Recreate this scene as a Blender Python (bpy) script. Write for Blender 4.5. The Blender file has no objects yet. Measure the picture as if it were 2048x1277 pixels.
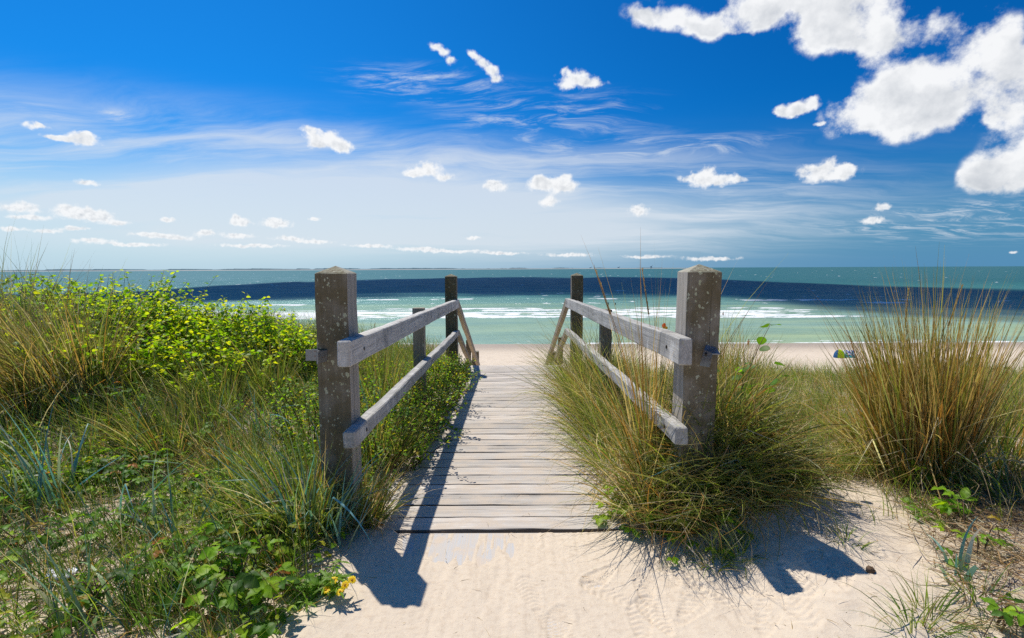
import bpy, math
import numpy as np
from mathutils import Vector, Euler, Matrix

scene = bpy.context.scene
COL = scene.collection
rad = math.radians

# ------------------------------------------------------------------ camera
CAM_Z = 1.24
PITCH = 5.66
F = 1024.0                      # focal length in photo pixels
cam_d = bpy.data.cameras.new('camera')
cam = bpy.data.objects.new('camera', cam_d)
COL.objects.link(cam)
cam.location = (0, 0, CAM_Z)
cam.rotation_euler = Euler((rad(90 - PITCH), rad(0.24), 0))
cam_d.lens = 18.0
cam_d.sensor_width = 36.0
cam_d.clip_start = 0.02
cam_d.clip_end = 120000
scene.camera = cam
RM = cam.rotation_euler.to_matrix()
SEA_Z = -14.8


def ray(u, v):
    d = RM @ Vector(((u - 1024) / F, -(v - 638.5) / F, -1.0))
    return d.normalized()


def at_y(u, v, y):
    d = ray(u, v)
    k = y / d.y
    return np.array((d.x * k, y, CAM_Z + d.z * k))


def at_z(u, v, z):
    d = ray(u, v)
    k = (z - CAM_Z) / d.z
    return np.array((d.x * k, d.y * k, z))


# ------------------------------------------------------------------ numpy noise
def _hash(ix, iy, seed):
    h = (ix * 374761393 + iy * 668265263 + seed * 974634777) & 0xFFFFFFFF
    h = ((h ^ (h >> 13)) * 1274126177) & 0xFFFFFFFF
    h = (h ^ (h >> 16)) & 0xFFFF
    return h / 65535.0


def vn(x, y, seed=0):
    x = np.asarray(x, float); y = np.asarray(y, float)
    ix = np.floor(x).astype(np.int64); iy = np.floor(y).astype(np.int64)
    fx = x - ix; fy = y - iy
    fx = fx * fx * (3 - 2 * fx); fy = fy * fy * (3 - 2 * fy)
    a = _hash(ix, iy, seed); b = _hash(ix + 1, iy, seed)
    c = _hash(ix, iy + 1, seed); d = _hash(ix + 1, iy + 1, seed)
    return (a * (1 - fx) + b * fx) * (1 - fy) + (c * (1 - fx) + d * fx) * fy


def fbm(x, y, seed=0, octv=4):
    s = 0; a = 0.5; t = 0
    for k in range(octv):
        s = s + a * vn(np.asarray(x) * 2 ** k + 17.3 * k, np.asarray(y) * 2 ** k + 5.1 * k, seed + k)
        t += a; a *= 0.5
    return s / t


def S(a, b, x):
    t = np.clip((np.asarray(x, float) - a) / (b - a), 0, 1)
    return t * t * (3 - 2 * t)


# ------------------------------------------------------------------ objects
ORG = {}


def tag(o, label=None, cat=None, group=None, kind=None):
    if label: o['label'] = label
    if cat: o['category'] = cat
    if group: o['group'] = group
    if kind: o['kind'] = kind
    return o


def empty(name, loc, label=None, cat=None, group=None):
    o = bpy.data.objects.new(name, None)
    COL.objects.link(o)
    o.location = tuple(float(c) for c in loc)
    o.empty_display_size = 0.1
    ORG[o.name] = np.array(loc, float)
    return tag(o, label, cat, group)


def mk(name, V, Q=None, T=None, mat=None, parent=None, col=None, smooth=True, base=None, attrs=None):
    V = np.asarray(V, np.float64).reshape(-1, 3)
    if parent is not None:
        org = ORG[parent.name]
    elif base is not None:
        org = np.array(base, float)
    else:
        org = np.zeros(3)
    me = bpy.data.meshes.new(name)
    me.vertices.add(len(V))
    me.vertices.foreach_set('co', (V - org).astype(np.float32).ravel())
    parts = []; starts = []; n = 0
    for A in (Q, T):
        if A is None or len(A) == 0: continue
        A = np.asarray(A, np.int32)
        parts.append(A.ravel()); starts.append(n + np.arange(len(A)) * A.shape[1])
        n += A.size
    idx = np.concatenate(parts); st = np.concatenate(starts)
    me.loops.add(n); me.loops.foreach_set('vertex_index', idx.astype(np.int32))
    me.polygons.add(len(st)); me.polygons.foreach_set('loop_start', st.astype(np.int32))
    me.polygons.foreach_set('use_smooth', np.full(len(st), bool(smooth)))
    me.update(calc_edges=True)
    if col is not None:
        c = np.ones((len(V), 4), np.float32); c[:, :3] = col
        at = me.attributes.new('Col', 'FLOAT_COLOR', 'POINT')
        at.data.foreach_set('color', c.ravel())
    for k, a in (attrs or {}).items():
        at = me.attributes.new(k, 'FLOAT', 'POINT')
        at.data.foreach_set('value', np.asarray(a, np.float32).ravel())
    if mat is not None: me.materials.append(mat)
    o = bpy.data.objects.new(name, me)
    COL.objects.link(o)
    ORG[o.name] = org
    if parent is not None:
        o.parent = parent
    else:
        o.location = tuple(org)
    return o


class Geo:
    """collects pieces that end up as ONE mesh"""
    def __init__(s): s.V = []; s.Q = []; s.T = []; s.C = []; s.n = 0

    def add(s, V, Q=None, T=None, C=None):
        V = np.asarray(V, float).reshape(-1, 3)
        s.V.append(V)
        if Q is not None and len(Q): s.Q.append(np.asarray(Q) + s.n)
        if T is not None and len(T): s.T.append(np.asarray(T) + s.n)
        if C is None: C = (0.5, 0.5, 0.5)
        C = np.asarray(C, float)
        s.C.append(np.broadcast_to(C, V.shape) if C.ndim == 1 else C)
        s.n += len(V)
        return s

    def build(s, name, mat, parent=None, smooth=True, base=None):
        return mk(name, np.concatenate(s.V), np.concatenate(s.Q) if s.Q else None,
                  np.concatenate(s.T) if s.T else None, mat, parent, np.concatenate(s.C), smooth, base)


# chamfered beam between two points with slightly worn, uneven faces
def beam(p0, p1, w, h, side=(1, 0, 0), ch=0.004, seg=8, wob=0.0012, seed=0, cap0=0.0, cap1=0.0):
    """w along 'side', h along the other cross axis; p0,p1 = centre line ends. cap0/cap1 = pyramid height at the ends"""
    rg = np.random.default_rng(seed + 11)
    p0 = np.array(p0, float); p1 = np.array(p1, float)
    ax = p1 - p0; L = np.linalg.norm(ax); ax /= L
    sx = np.array(side, float); sx -= ax * sx.dot(ax); sx /= np.linalg.norm(sx)
    up = np.cross(ax, sx)
    a, b = w / 2, h / 2
    prof = [(-a + ch, -b), (a - ch, -b), (a, -b + ch), (a, b - ch), (a - ch, b), (-a + ch, b), (-a, b - ch), (-a, -b + ch)]
    prof = np.array(prof)
    V = []; n = 8
    ts = [0.0, min(ch / L, 0.02)] + list(np.linspace(0, 1, seg + 1)[1:-1]) + [1 - min(ch / L, 0.02), 1.0]
    for i, t in enumerate(ts):
        k = 1.0
        sc = np.ones(2)
        if i == 0 or i == len(ts) - 1:
            sc = np.array([(a - ch) / a, (b - ch) / b])
        off = rg.normal(0, wob, 2)
        for (px, py) in prof:
            j = rg.normal(0, wob * .6, 2)
            V.append(p0 + ax * (t * L) + sx * (px * sc[0] + off[0] + j[0]) + up * (py * sc[1] + off[1] + j[1]))
    Q = []
    for i in range(len(ts) - 1):
        for k in range(n):
            Q.append((i * n + k, i * n + (k + 1) % n, (i + 1) * n + (k + 1) % n, (i + 1) * n + k))
    T = []
    c0 = len(V); V.append(p0 - ax * cap0); c1 = len(V); V.append(p1 + ax * cap1)
    last = (len(ts) - 1) * n
    for k in range(n):
        T.append((c0, (k + 1) % n, k)); T.append((c1, last + k, last + (k + 1) % n))
    return np.array(V), np.array(Q), np.array(T)


def tube(pts, r0, r1=None, n=5):
    pts = np.asarray(pts, float)
    r1 = r0 if r1 is None else r1
    m = len(pts)
    tan = np.gradient(pts, axis=0)
    tan /= np.linalg.norm(tan, axis=1)[:, None] + 1e-9
    ref = np.array((0.31, 0.17, 0.93))
    a = np.cross(tan, ref); a /= np.linalg.norm(a, axis=1)[:, None] + 1e-9
    b = np.cross(tan, a)
    th = np.arange(n) * 2 * np.pi / n
    r = np.linspace(r0, r1, m)[:, None, None]
    V = pts[:, None, :] + r * (np.cos(th)[None, :, None] * a[:, None, :] + np.sin(th)[None, :, None] * b[:, None, :])
    V = V.reshape(-1, 3)
    Q = []
    for i in range(m - 1):
        for k in range(n):
            Q.append((i * n + k, i * n + (k + 1) % n, (i + 1) * n + (k + 1) % n, (i + 1) * n + k))
    c = len(V)
    V = np.vstack([V, pts[:1], pts[-1:]])
    T = [(c, (k + 1) % n, k) for k in range(n)] + [(c + 1, (m - 1) * n + k, (m - 1) * n + (k + 1) % n) for k in range(n)]
    return V, np.array(Q), np.array(T)


def ellipsoid(c, r, nu=10, nv=7, jit=0.0, seed=0):
    rg = np.random.default_rng(seed)
    V = []
    for j in range(nv + 1):
        p = math.pi * j / nv
        for i in range(nu):
            a = 2 * math.pi * i / nu
            k = 1 + rg.normal(0, jit)
            V.append((c[0] + r[0] * k * math.sin(p) * math.cos(a), c[1] + r[1] * k * math.sin(p) * math.sin(a), c[2] + r[2] * k * math.cos(p)))
    Q = [(j * nu + i, (j + 1) * nu + i, (j + 1) * nu + (i + 1) % nu, j * nu + (i + 1) % nu) for j in range(nv) for i in range(nu)]
    return np.array(V), np.array(Q), None


def plate(corners, th):
    """a solid plate with the four given corners (in order) and a thickness along its normal"""
    P = np.array(corners, float)
    nrm = np.cross(P[1] - P[0], P[3] - P[0]); nrm /= np.linalg.norm(nrm)
    V = np.vstack([P, P - nrm * th])
    Q = [(0, 1, 2, 3), (7, 6, 5, 4), (0, 4, 5, 1), (1, 5, 6, 2), (2, 6, 7, 3), (3, 7, 4, 0)]
    return V, np.array(Q), None


# ------------------------------------------------------------------ node helpers
class NT:
    def __init__(s, nt): s.nt = nt; s.x = 0

    def n(s, typ, **kw):
        nd = s.nt.nodes.new(typ)
        s.x += 30; nd.location = (s.x, 0)
        for k, v in kw.items(): setattr(nd, k, v)
        return nd

    def put(s, sock, v):
        if isinstance(v, bpy.types.NodeSocket): s.nt.links.new(v, sock)
        elif v is not None: sock.default_value = v

    def m(s, op, a, b=None, c=None, clamp=False):
        nd = s.n('ShaderNodeMath', operation=op, use_clamp=clamp)
        s.put(nd.inputs[0], a); s.put(nd.inputs[1], b); s.put(nd.inputs[2], c)
        return nd.outputs[0]

    def vm(s, op, a, b=None, scale=None):
        nd = s.n('ShaderNodeVectorMath', operation=op)
        s.put(nd.inputs[0], a)
        if b is not None: s.put(nd.inputs[1], b)
        if scale is not None: s.put(nd.inputs['Scale'], scale)
        return nd.outputs['Value'] if op in ('LENGTH', 'DOT_PRODUCT', 'DISTANCE') else nd.outputs['Vector']

    def comb(s, x, y, z):
        nd = s.n('ShaderNodeCombineXYZ')
        s.put(nd.inputs[0], x); s.put(nd.inputs[1], y); s.put(nd.inputs[2], z)
        return nd.outputs[0]

    def sep(s, v):
        nd = s.n('ShaderNodeSeparateXYZ'); s.put(nd.inputs[0], v)
        return nd.outputs

    def map(s, v, loc=(0, 0, 0), rot=(0, 0, 0), scale=(1, 1, 1), typ='POINT'):
        nd = s.n('ShaderNodeMapping', vector_type=typ)
        s.put(nd.inputs['Vector'], v)
        nd.inputs['Location'].default_value = loc
        nd.inputs['Rotation'].default_value = rot
        nd.inputs['Scale'].default_value = scale
        return nd.outputs[0]

    def noise(s, v, scale=5, detail=4, rough=0.5, dist=0.0, out='Fac', lac=2.0):
        nd = s.n('ShaderNodeTexNoise')
        s.put(nd.inputs['Vector'], v)
        nd.inputs['Scale'].default_value = scale
        nd.inputs['Detail'].default_value = detail
        nd.inputs['Roughness'].default_value = rough
        nd.inputs['Distortion'].default_value = dist
        nd.inputs['Lacunarity'].default_value = lac
        return nd.outputs[out]

    def mr(s, v, a, b, c=0.0, d=1.0, smooth=True):
        nd = s.n('ShaderNodeMapRange', interpolation_type='SMOOTHSTEP' if smooth else 'LINEAR')
        s.put(nd.inputs[0], v)
        for i, q in enumerate((a, b, c, d)): s.put(nd.inputs[1 + i], q)
        return nd.outputs[0]

    def mix(s, f, a, b, blend='MIX'):
        nd = s.n('ShaderNodeMix', data_type='RGBA', blend_type=blend)
        s.put(nd.inputs[0], f)
        for sock, v in ((nd.inputs[6], a), (nd.inputs[7], b)):
            if isinstance(v, (tuple, list)): v = (*v[:3], 1.0)
            s.put(sock, v)
        return nd.outputs[2]

    def ramp(s, f, stops):
        nd = s.n('ShaderNodeValToRGB')
        s.put(nd.inputs[0], f)
        cr = nd.color_ramp
        while len(cr.elements) < len(stops): cr.elements.new(0.5)
        for e, (p, c) in zip(cr.elements, stops):
            e.position = p; e.color = (*c, 1)
        return nd.outputs[0]

    def attr(s, name, out='Color'):
        nd = s.n('ShaderNodeAttribute', attribute_name=name)
        return nd.outputs[out]

    def bump(s, h, strength=0.5, dist=0.01, normal=None):
        nd = s.n('ShaderNodeBump')
        s.put(nd.inputs['Height'], h)
        nd.inputs['Strength'].default_value = strength
        nd.inputs['Distance'].default_value = dist
        if normal is not None: s.put(nd.inputs['Normal'], normal)
        return nd.outputs[0]


def material(name):
    m = bpy.data.materials.new(name)
    m.use_nodes = True
    m.node_tree.nodes.clear()
    t = NT(m.node_tree)
    out = t.n('ShaderNodeOutputMaterial')
    return m, t, out


def principled(t, out, base, rough=0.6, spec=0.4, normal=None, metallic=0.0, ior=None):
    p = t.n('ShaderNodeBsdfPrincipled')
    if isinstance(base, (tuple, list)): base = (*base[:3], 1)
    t.put(p.inputs['Base Color'], base)
    t.put(p.inputs['Roughness'], rough)
    t.put(p.inputs['Specular IOR Level'], spec)
    t.put(p.inputs['Metallic'], metallic)
    if ior: p.inputs['IOR'].default_value = ior
    if normal is not None: t.put(p.inputs['Normal'], normal)
    t.nt.links.new(p.outputs[0], out.inputs['Surface'])
    return p


def objco(t):
    return t.n('ShaderNodeTexCoord').outputs['Object']


# ------------------------------------------------------------------ light
SUN = np.array((-0.42, 0.58, 1.24)); SUN /= np.linalg.norm(SUN)
SUN_EL = math.asin(SUN[2]); SUN_AZ = math.atan2(SUN[0], SUN[1])
sd = bpy.data.lights.new('sun', 'SUN')
sd.energy = 5.0; sd.angle = rad(0.53); sd.color = (1.0, 0.935, 0.83)
so = bpy.data.objects.new('sun', sd); COL.objects.link(so)
so.rotation_euler = Vector(SUN).to_track_quat('Z', 'Y').to_euler()
so.location = (-20, 30, 60)

scene.view_settings.view_transform = 'Standard'
scene.view_settings.look = 'None'
scene.cycles.use_denoising = False
scene.view_settings.gamma = 1.0
scene.view_settings.exposure = 0.0
scene.view_settings.use_curve_mapping = False

# ------------------------------------------------------------------ world: sky with cumulus and cirrus in sky directions
# (u, v, ru, rv) : cumulus puffs, given by where they stand in the sky
HUGE = [
    (1740, 222, 70, 44), (1800, 205, 95, 58), (1870, 180, 100, 66), (1930, 150, 100, 85), (1985, 95, 100, 85), (2060, 170, 60, 80),
    (1700, 55, 95, 40), (1640, 80, 62, 30), (1760, 88, 70, 36), (1480, 18, 80, 40), (1470, 55, 26, 24), (1330, 35, 44, 20), (1290, 18, 40, 18), (1400, 46, 56, 18), (1530, 62, 44, 30), (1700, 8, 150, 30), (1900, 40, 50, 44), (1590, 30, 50, 24),
    (2040, 335, 90, 52), (1965, 350, 44, 28), (2035, 222, 60, 36), (1990, 258, 24, 14),
]
MID = [
    (1150, 160, 36, 20), (1188, 170, 24, 12), (1130, 140, 12, 12),
    (868, 90, 14, 10), (884, 104, 14, 11), (904, 125, 17, 9), (948, 108, 13, 10), (964, 124, 15, 11), (980, 142, 15, 11), (994, 160, 14, 9),
    (622, 266, 22, 10), (650, 276, 34, 17), (680, 296, 26, 14), (640, 292, 20, 8),
    (852, 342, 34, 14), (868, 326, 18, 12), (890, 356, 20, 9), (825, 348, 18, 7),
    (1100, 372, 46, 12), (1082, 360, 20, 10), (1140, 376, 18, 8), (1097, 403, 19, 12), (1130, 358, 16, 8),
    (1412, 360, 40, 15), (1408, 340, 19, 12), (1445, 362, 20, 10), (1480, 364, 20, 9), (1380, 352, 18, 8),
    (1650, 350, 58, 15), (1660, 324, 16, 15), (1625, 338, 28, 13), (1690, 340, 24, 12),
    (1570, 224, 24, 11), (1600, 216, 30, 10), (1622, 202, 14, 11),
    (150, 284, 46, 9), (170, 276, 26, 9), (105, 274, 24, 7), (75, 250, 26, 6),
]
SMALL = [
    (165, 428, 50, 12), (200, 435, 26, 9), (135, 420, 24, 10), (38, 416, 40, 8), (60, 436, 40, 4), (240, 447, 22, 4),
    (480, 445, 20, 6), (470, 438, 10, 6), (556, 448, 28, 6), (545, 441, 14, 6), (630, 438, 12, 3), (335, 440, 14, 4),
    (95, 462, 30, 3.5), (155, 458, 28, 3.5), (25, 458, 22, 4), (300, 469, 56, 4.5), (345, 476, 38, 4), (410, 467, 20, 5),
    (475, 472, 30, 4), (185, 481, 38, 4), (580, 477, 32, 4), (630, 484, 32, 3.5), (500, 492, 90, 4), (260, 490, 90, 4), (740, 492, 60, 3.5),
    (840, 498, 60, 3.5), (945, 476, 16, 3.5), (900, 503, 80, 3), (1000, 507, 60, 3), (1140, 510, 66, 4), (1290, 514, 60, 3.5), (1420, 518, 70, 4),
    (992, 374, 22, 8), (985, 368, 10, 6), (1278, 420, 18, 9), (1745, 441, 22, 6), (1764, 413, 16, 6), (175, 366, 22, 5), (2025, 503, 9, 2.5), (1640, 248, 11, 4),
]


def azel(u, v):
    d = ray(u, v)
    return math.atan2(d.x, d.y), math.asin(d.z)


def puff_field(t, P, items):
    """soft field: about 1 in the middle of a puff, 0.3 at its rim; neighbouring puffs add up"""
    cur = None
    pa, pe, _z = t.sep(P)
    for (u, v, ru, rv) in items:
        a0, e0 = azel(u, v)
        ra = abs(azel(u + 5, v)[0] - azel(u - 5, v)[0]) / 10 * ru
        re = abs(azel(u, v + 5)[1] - azel(u, v - 5)[1]) / 10 * rv
        # the running value rides along on z (shrunk to nothing) so that the nodes run one after the other
        nd = t.n('ShaderNodeVectorMath', operation='MULTIPLY_ADD')
        t.put(nd.inputs[0], t.comb(pa, pe, 0.0 if cur is None else cur))
        nd.inputs[1].default_value = (1 / ra, 1 / re, 1e-9)
        nd.inputs[2].default_value = (-a0 / ra, -e0 / re, 0)
        q = t.m('POWER', 0.30, t.vm('DOT_PRODUCT', nd.outputs[0], nd.outputs[0]))
        cur = q if cur is None else t.m('ADD', cur, q)
    return cur


def build_world():
    w = bpy.data.worlds.new('World'); scene.world = w
    w.use_nodes = True
    nt = w.node_tree; nt.nodes.clear()
    t = NT(nt)
    out = t.n('ShaderNodeOutputWorld')
    bg = t.n('ShaderNodeBackground'); bg2 = t.n('ShaderNodeBackground')
    mixs = t.n('ShaderNodeMixShader')
    nt.links.new(mixs.outputs[0], out.inputs[0])
    bg.inputs['Strength'].default_value = 0.1; bg2.inputs['Strength'].default_value = 0.1
    sky = t.n('ShaderNodeTexSky', sky_type='NISHITA')
    sky.sun_disc = False; sky.sun_elevation = SUN_EL; sky.sun_rotation = SUN_AZ % (2 * math.pi)
    sky.altitude = 0; sky.air_density = 1.0; sky.dust_density = 0.3; sky.ozone_density = 1.5
    d = t.vm('NORMALIZE', t.n('ShaderNodeTexCoord').outputs['Generated'])
    x, y, z = t.sep(d)
    az = t.m('ARCTAN2', x, y); el = t.m('ARCSINE', z)
    # deep polarised blue, richest away from the sun's side and up high
    side = t.mr(az, -0.6, 0.75)
    tint = t.mix(t.mr(el, 0.0, 0.30), t.mix(side, SKY_BL, SKY_BR), t.mix(side, SKY_TL, SKY_TR))
    base = t.mix(1.0, sky.outputs[0], tint, 'MULTIPLY')
    base = t.mix(t.mr(el, 0.16, -0.02, 0.0, 0.9), base, t.mix(side, (4.9, 6.5, 8.0), (0.95, 2.75, 5.0)))
    # the part of the sky with its own clouds is the seaward one; everywhere else gets a plain broken cloud layer
    seaward = t.m('MULTIPLY', t.mr(t.m('ABSOLUTE', az), 1.15, 1.0), t.mr(el, 0.62, 0.52))
    seaward = t.m('MULTIPLY', seaward, t.m('GREATER_THAN', z, -0.01))
    nt.links.new(seaward, mixs.inputs[0]); nt.links.new(bg2.outputs[0], mixs.inputs[1]); nt.links.new(bg.outputs[0], mixs.inputs[2])
    gn = t.noise(t.vm('MULTIPLY', d, (3.0, 3.0, 6.0)), 1.3, 3, 0.6)
    nt.links.new(t.mix(t.mr(gn, 0.56, 0.74, 0.0, 0.6), base, (7.0, 7.6, 8.4)), bg2.inputs['Color'])

    P = t.comb(az, el, 0.0)
    # cirrus: streaks on a high flat layer (perspective comes from the layer itself)
    inv = t.m('DIVIDE', 1.0, t.m('ADD', t.m('MAXIMUM', z, 0.0), 0.10))
    cp = t.comb(t.m('MULTIPLY', x, inv), t.m('MULTIPLY', y, inv), 0.0)
    warp = t.noise(cp, 0.55, 3, 0.55, out='Color')
    cpw = t.vm('ADD', cp, t.vm('SCALE', t.vm('SUBTRACT', warp, (0.5, 0.5, 0.5)), scale=1.5))
    st = t.noise(t.map(cpw, rot=(0, 0, rad(-8)), scale=(0.42, 1.75, 1)), 1.0, 9, 0.63)
    st2 = t.noise(t.map(cpw, loc=(3, 9, 0), rot=(0, 0, rad(48)), scale=(1.6, 4.2, 1)), 1.5, 9, 0.68, 0.5)
    veil = t.noise(cpw, 0.45, 4, 0.5)
    cm = t.mr(puff_field(t, P, [(480, 340, 800, 130), (1150, 420, 600, 110)]), 0.08, 0.9)
    cm2 = t.mr(puff_field(t, P, [(830, 165, 170, 40), (1100, 240, 220, 60), (100, 228, 80, 22), (235, 235, 40, 18), (1320, 300, 260, 26), (1900, 440, 350, 50)]), 0.1, 0.9)
    whole = t.mr(puff_field(t, P, [(300, 450, 900, 115), (700, 390, 420, 90), (1150, 450, 420, 85)]), 0.05, 1.3)
    c1 = t.m('MULTIPLY', t.mr(st, 0.34, 0.70), t.m('MULTIPLY', cm, 0.80))
    c2 = t.m('MULTIPLY', t.mr(st2, 0.44, 0.74), t.m('MULTIPLY', cm2, 0.78))
    c3 = t.m('MULTIPLY', whole, t.m('MULTIPLY_ADD', veil, 0.62, 0.50))
    keep = t.m('MULTIPLY', t.m('MULTIPLY', t.m('SUBTRACT', 1.0, c1), t.m('SUBTRACT', 1.0, c2)), t.m('SUBTRACT', 1.0, c3))
    cir = t.m('SUBTRACT', 1.0, keep)
    cir = t.m('MULTIPLY', t.m('MINIMUM', cir, 0.82), t.mr(z, -0.004, 0.05, 0.55, 1.0))
    col = t.mix(cir, base, (7.3, 7.9, 8.6))
    # cumulus
    for items, sc, wob, k, gs, lo, hi in (([(u, v, ru * (1.15 if ru < 45 else 0.8), rv * (1.35 if ru < 45 else 1.1)) for u, v, ru, rv in SMALL], 100, 0.010, 1.9, 0.12, 0.18, 1.05), (MID, 38, 0.030, 3.1, 0.16, 0.18, 1.15), (HUGE, 12.5, 0.12, 4.3, 0.26, 0.16, 1.05)):
        wn = t.noise(d, sc * 0.55, 4, 0.55, out='Color')
        Pw = t.vm('ADD', P, t.vm('SCALE', t.vm('SUBTRACT', wn, (0.5, 0.5, 0.5)), scale=wob))
        f = t.m('MINIMUM', t.m('MULTIPLY', puff_field(t, Pw, items), 1.25), 1.15)
        n1 = t.noise(d, sc, 9, 0.62 if items is HUGE else 0.58)
        n2 = t.noise(t.vm('ADD', d, (-0.22 / sc, 0.0, 0.30 / sc)), sc, 6, 0.55)
        dens = t.m('ADD', f, t.m('MULTIPLY', t.m('SUBTRACT', n1, 0.5), t.m('MULTIPLY', t.mr(f, 0.0, 0.35), k)))
        a = t.mr(dens, lo, hi)
        thick = t.mr(t.m('ADD', f, t.m('MULTIPLY', t.m('SUBTRACT', n2, 0.5), 2.0)), 0.7, 1.7)
        rel = t.m('MULTIPLY', t.m('SUBTRACT', n1, n2), 0.75)
        br = t.m('ADD', t.m('MULTIPLY_ADD', thick, -gs, 0.98), rel)
        br = t.m('MINIMUM', t.m('MAXIMUM', br, 0.45), 1.0)
        cc = t.mix(br, (0.2, 0.9, 1.9), (9.5, 9.6, 9.7))
        col = t.mix(t.m('MULTIPLY', a, 0.88 if sc == 100 else 0.97), col, cc)
    nt.links.new(col, bg.inputs['Color'])
    w.cycles.sampling_method = 'MANUAL'
    w.cycles.sample_map_resolution = 512


SKY_TL = (0.04, 0.60, 1.20); SKY_TR = (0.01, 0.40, 0.90)
SKY_BL = (0.36, 0.92, 1.14); SKY_BR = (0.16, 0.46, 0.72)
build_world()
# ------------------------------------------------------------------ terrain
def walk_z(y):
    return -0.02 * np.maximum(np.asarray(y, float) - 2.3, 0)


def terrain(x, y, detail=True):
    x = np.asarray(x, float); y = np.asarray(y, float)
    z = walk_z(y)
    z = z + 0.40 * S(0.9, 4.0, -x) * S(1.0, 4.4, y) + 0.07 * S(0.72, 1.1, -x)
    z = z + 0.12 * S(0.72, 1.25, x) * S(0.9, 1.7, y) + 0.06 * S(1.8, 3.2, x)
    z = z - 0.075 * np.maximum(y - 3.0, 0) * S(0.9, 2.2, x)
    z = z + 0.35 * S(6, 14, np.abs(x)) * fbm(x / 9, y / 9, 40, 3)
    # hummock that the shaggy tussocks have gathered at the foot of the right post
    z = z + 0.30 * np.exp(-(((x - 1.06) / 0.24) ** 2 + ((y - 2.52) / 0.26) ** 2)) + 0.14 * np.exp(-(((x - 0.84) / 0.16) ** 2 + ((y - 2.40) / 0.24) ** 2))
    if detail:
        z = z + (fbm(x * 1.7, y * 1.7, 3, 3) - 0.5) * 0.10 * S(0.75, 1.5, np.abs(x)) * S(40, 20, y)
        z = z + (fbm(x * 7, y * 7, 8, 3) - 0.5) * 0.022 * S(0.4, 0.9, np.abs(x)) * S(40, 20, y)
    # seaward dune face, then the beach
    ye = 6.95 + 0.9 * S(1.0, 3.0, -x) - 0.5 * S(1.2, 3.0, x) + (fbm(x / 3, 0 * x, 21, 3) - 0.5) * 1.2 * S(1, 2, np.abs(x))
    d = np.maximum(y - ye, 0)
    z = z - 0.42 * (np.sqrt(d * d + 0.16) - 0.4)
    beach = -12.55 - (np.maximum(y, 30) - 34) * 0.0305 + (fbm(x / 16, y / 9, 31, 4) - 0.5) * 0.30 * S(104, 88, y)
    k = 0.6
    h = np.clip(0.5 + 0.5 * (z - beach) / k, 0, 1)
    z = beach * (1 - h) + z * h + k * h * (1 - h) * 0.5
    return z


def corridor(x, y, z):
    """sink the sand under the boards and leave loose sand on the outer ends of the planks"""
    x = np.asarray(x, float)
    on = S(2.31, 2.36, y) * S(60, 40, y)
    edge = 0.67 + (fbm(y * 2.2, 0 * y + (x > 0) * 9, 55, 4) - 0.5) * 0.16
    edge = edge - 0.13 * S(4.2, 2.5, y)
    sunk = np.minimum(z, walk_z(y) - 0.17 - 0.25 * S(6.6, 7.4, y))
    inside = S(edge + 0.03, edge - 0.03, np.abs(x))
    return z + (sunk - z) * inside * on


def sand_thickness(x, y):
    """loose sand over the concrete path in front of the boards"""
    bare = np.exp(-(((x + 0.17) / 0.42) ** 2 + ((y - 2.24) / 0.22) ** 2) ** 1.2)
    bare = np.maximum(bare, 0.75 * np.exp(-(((x + 0.06) / 0.07) ** 2 + ((y - 1.90) / 0.24) ** 2)))
    bare = np.maximum(bare, 0.55 * np.exp(-(((x + 0.30) / 0.10) ** 2 + ((y - 1.95) / 0.3) ** 2)))
    t = 0.0078 - bare * 0.0125
    t = t + (fbm(x * 8, y * 5, 61, 4) - 0.5) * 0.010 + (fbm(x * 55, y * 7, 63, 3) - 0.5) * 0.0135 * (0.25 + bare)
    t = t + 0.02 * S(0.35, 0.75, x) + 0.02 * S(0.5, 0.75, -x)
    return t


_rg = np.random.default_rng(5)
PRINTS = []
for i in range(26):
    u = _rg.uniform(1060, 1720); v = _rg.uniform(1120, 1275)
    PRINTS.append((at_z(u, v, 0.0), _rg.uniform(-0.9, 0.9) + (3.14 if _rg.random() < .5 else 0), _rg.integers(0, 3), _rg.uniform(0.5, 1)))


def footprints(x, y):
    z = np.zeros_like(x)
    for (c, a, kind, amp) in PRINTS:
        m = (np.abs(x - c[0]) < 0.2) & (np.abs(y - c[1]) < 0.2)
        dx = x[m] - c[0]; dy = y[m] - c[1]
        s = dx * math.cos(a) + dy * math.sin(a); l = -dx * math.sin(a) + dy * math.cos(a)
        w = 0.042 + 0.010 * np.sin(l * 18)
        r = (s / w) ** 2 + (l / 0.115) ** 2
        ins = S(1.15, 0.8, r); rim = np.exp(-((r - 1.25) / 0.25) ** 2)
        tr = np.sin((l + (np.abs(s) * 0.6 if kind else s * 0.2)) * (6.283 / (0.016 + 0.006 * kind)))
        z[m] += amp * (-0.0045 * ins + 0.0034 * tr * ins + 0.0022 * rim)
    return z


def ground_z(x, y):
    z = terrain(x, y)
    front = S(2.36, 2.30, y) * S(0.95, 0.7, np.abs(x)) * S(-1.0, 0.0, y)
    z = z * (1 - front) + (-0.009 + sand_thickness(x, y)) * front
    return corridor(x, y, z)


def ground_hit(u, v):
    d = ray(u, v)
    k = np.linspace(0.8, 60, 6000)
    X = d.x * k; Y = d.y * k; Z = CAM_Z + d.z * k
    below = Z <= terrain(X, Y, False)
    i = int(np.argmax(below))
    return np.array((X[i], Y[i], float(terrain(X[i:i + 1], Y[i:i + 1])[0])))


def axis_steps(parts):
    out = [parts[0][0]]
    for a, b, s in parts:
        n = max(1, int(round((b - a) / s)))
        out += list(a + (b - a) * np.arange(1, n + 1) / n)
    return np.array(out)


def geo_steps(a, b, s0, g):
    out = [a]; s = s0
    while out[-1] < b:
        out.append(out[-1] + s); s *= g
    return out


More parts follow.
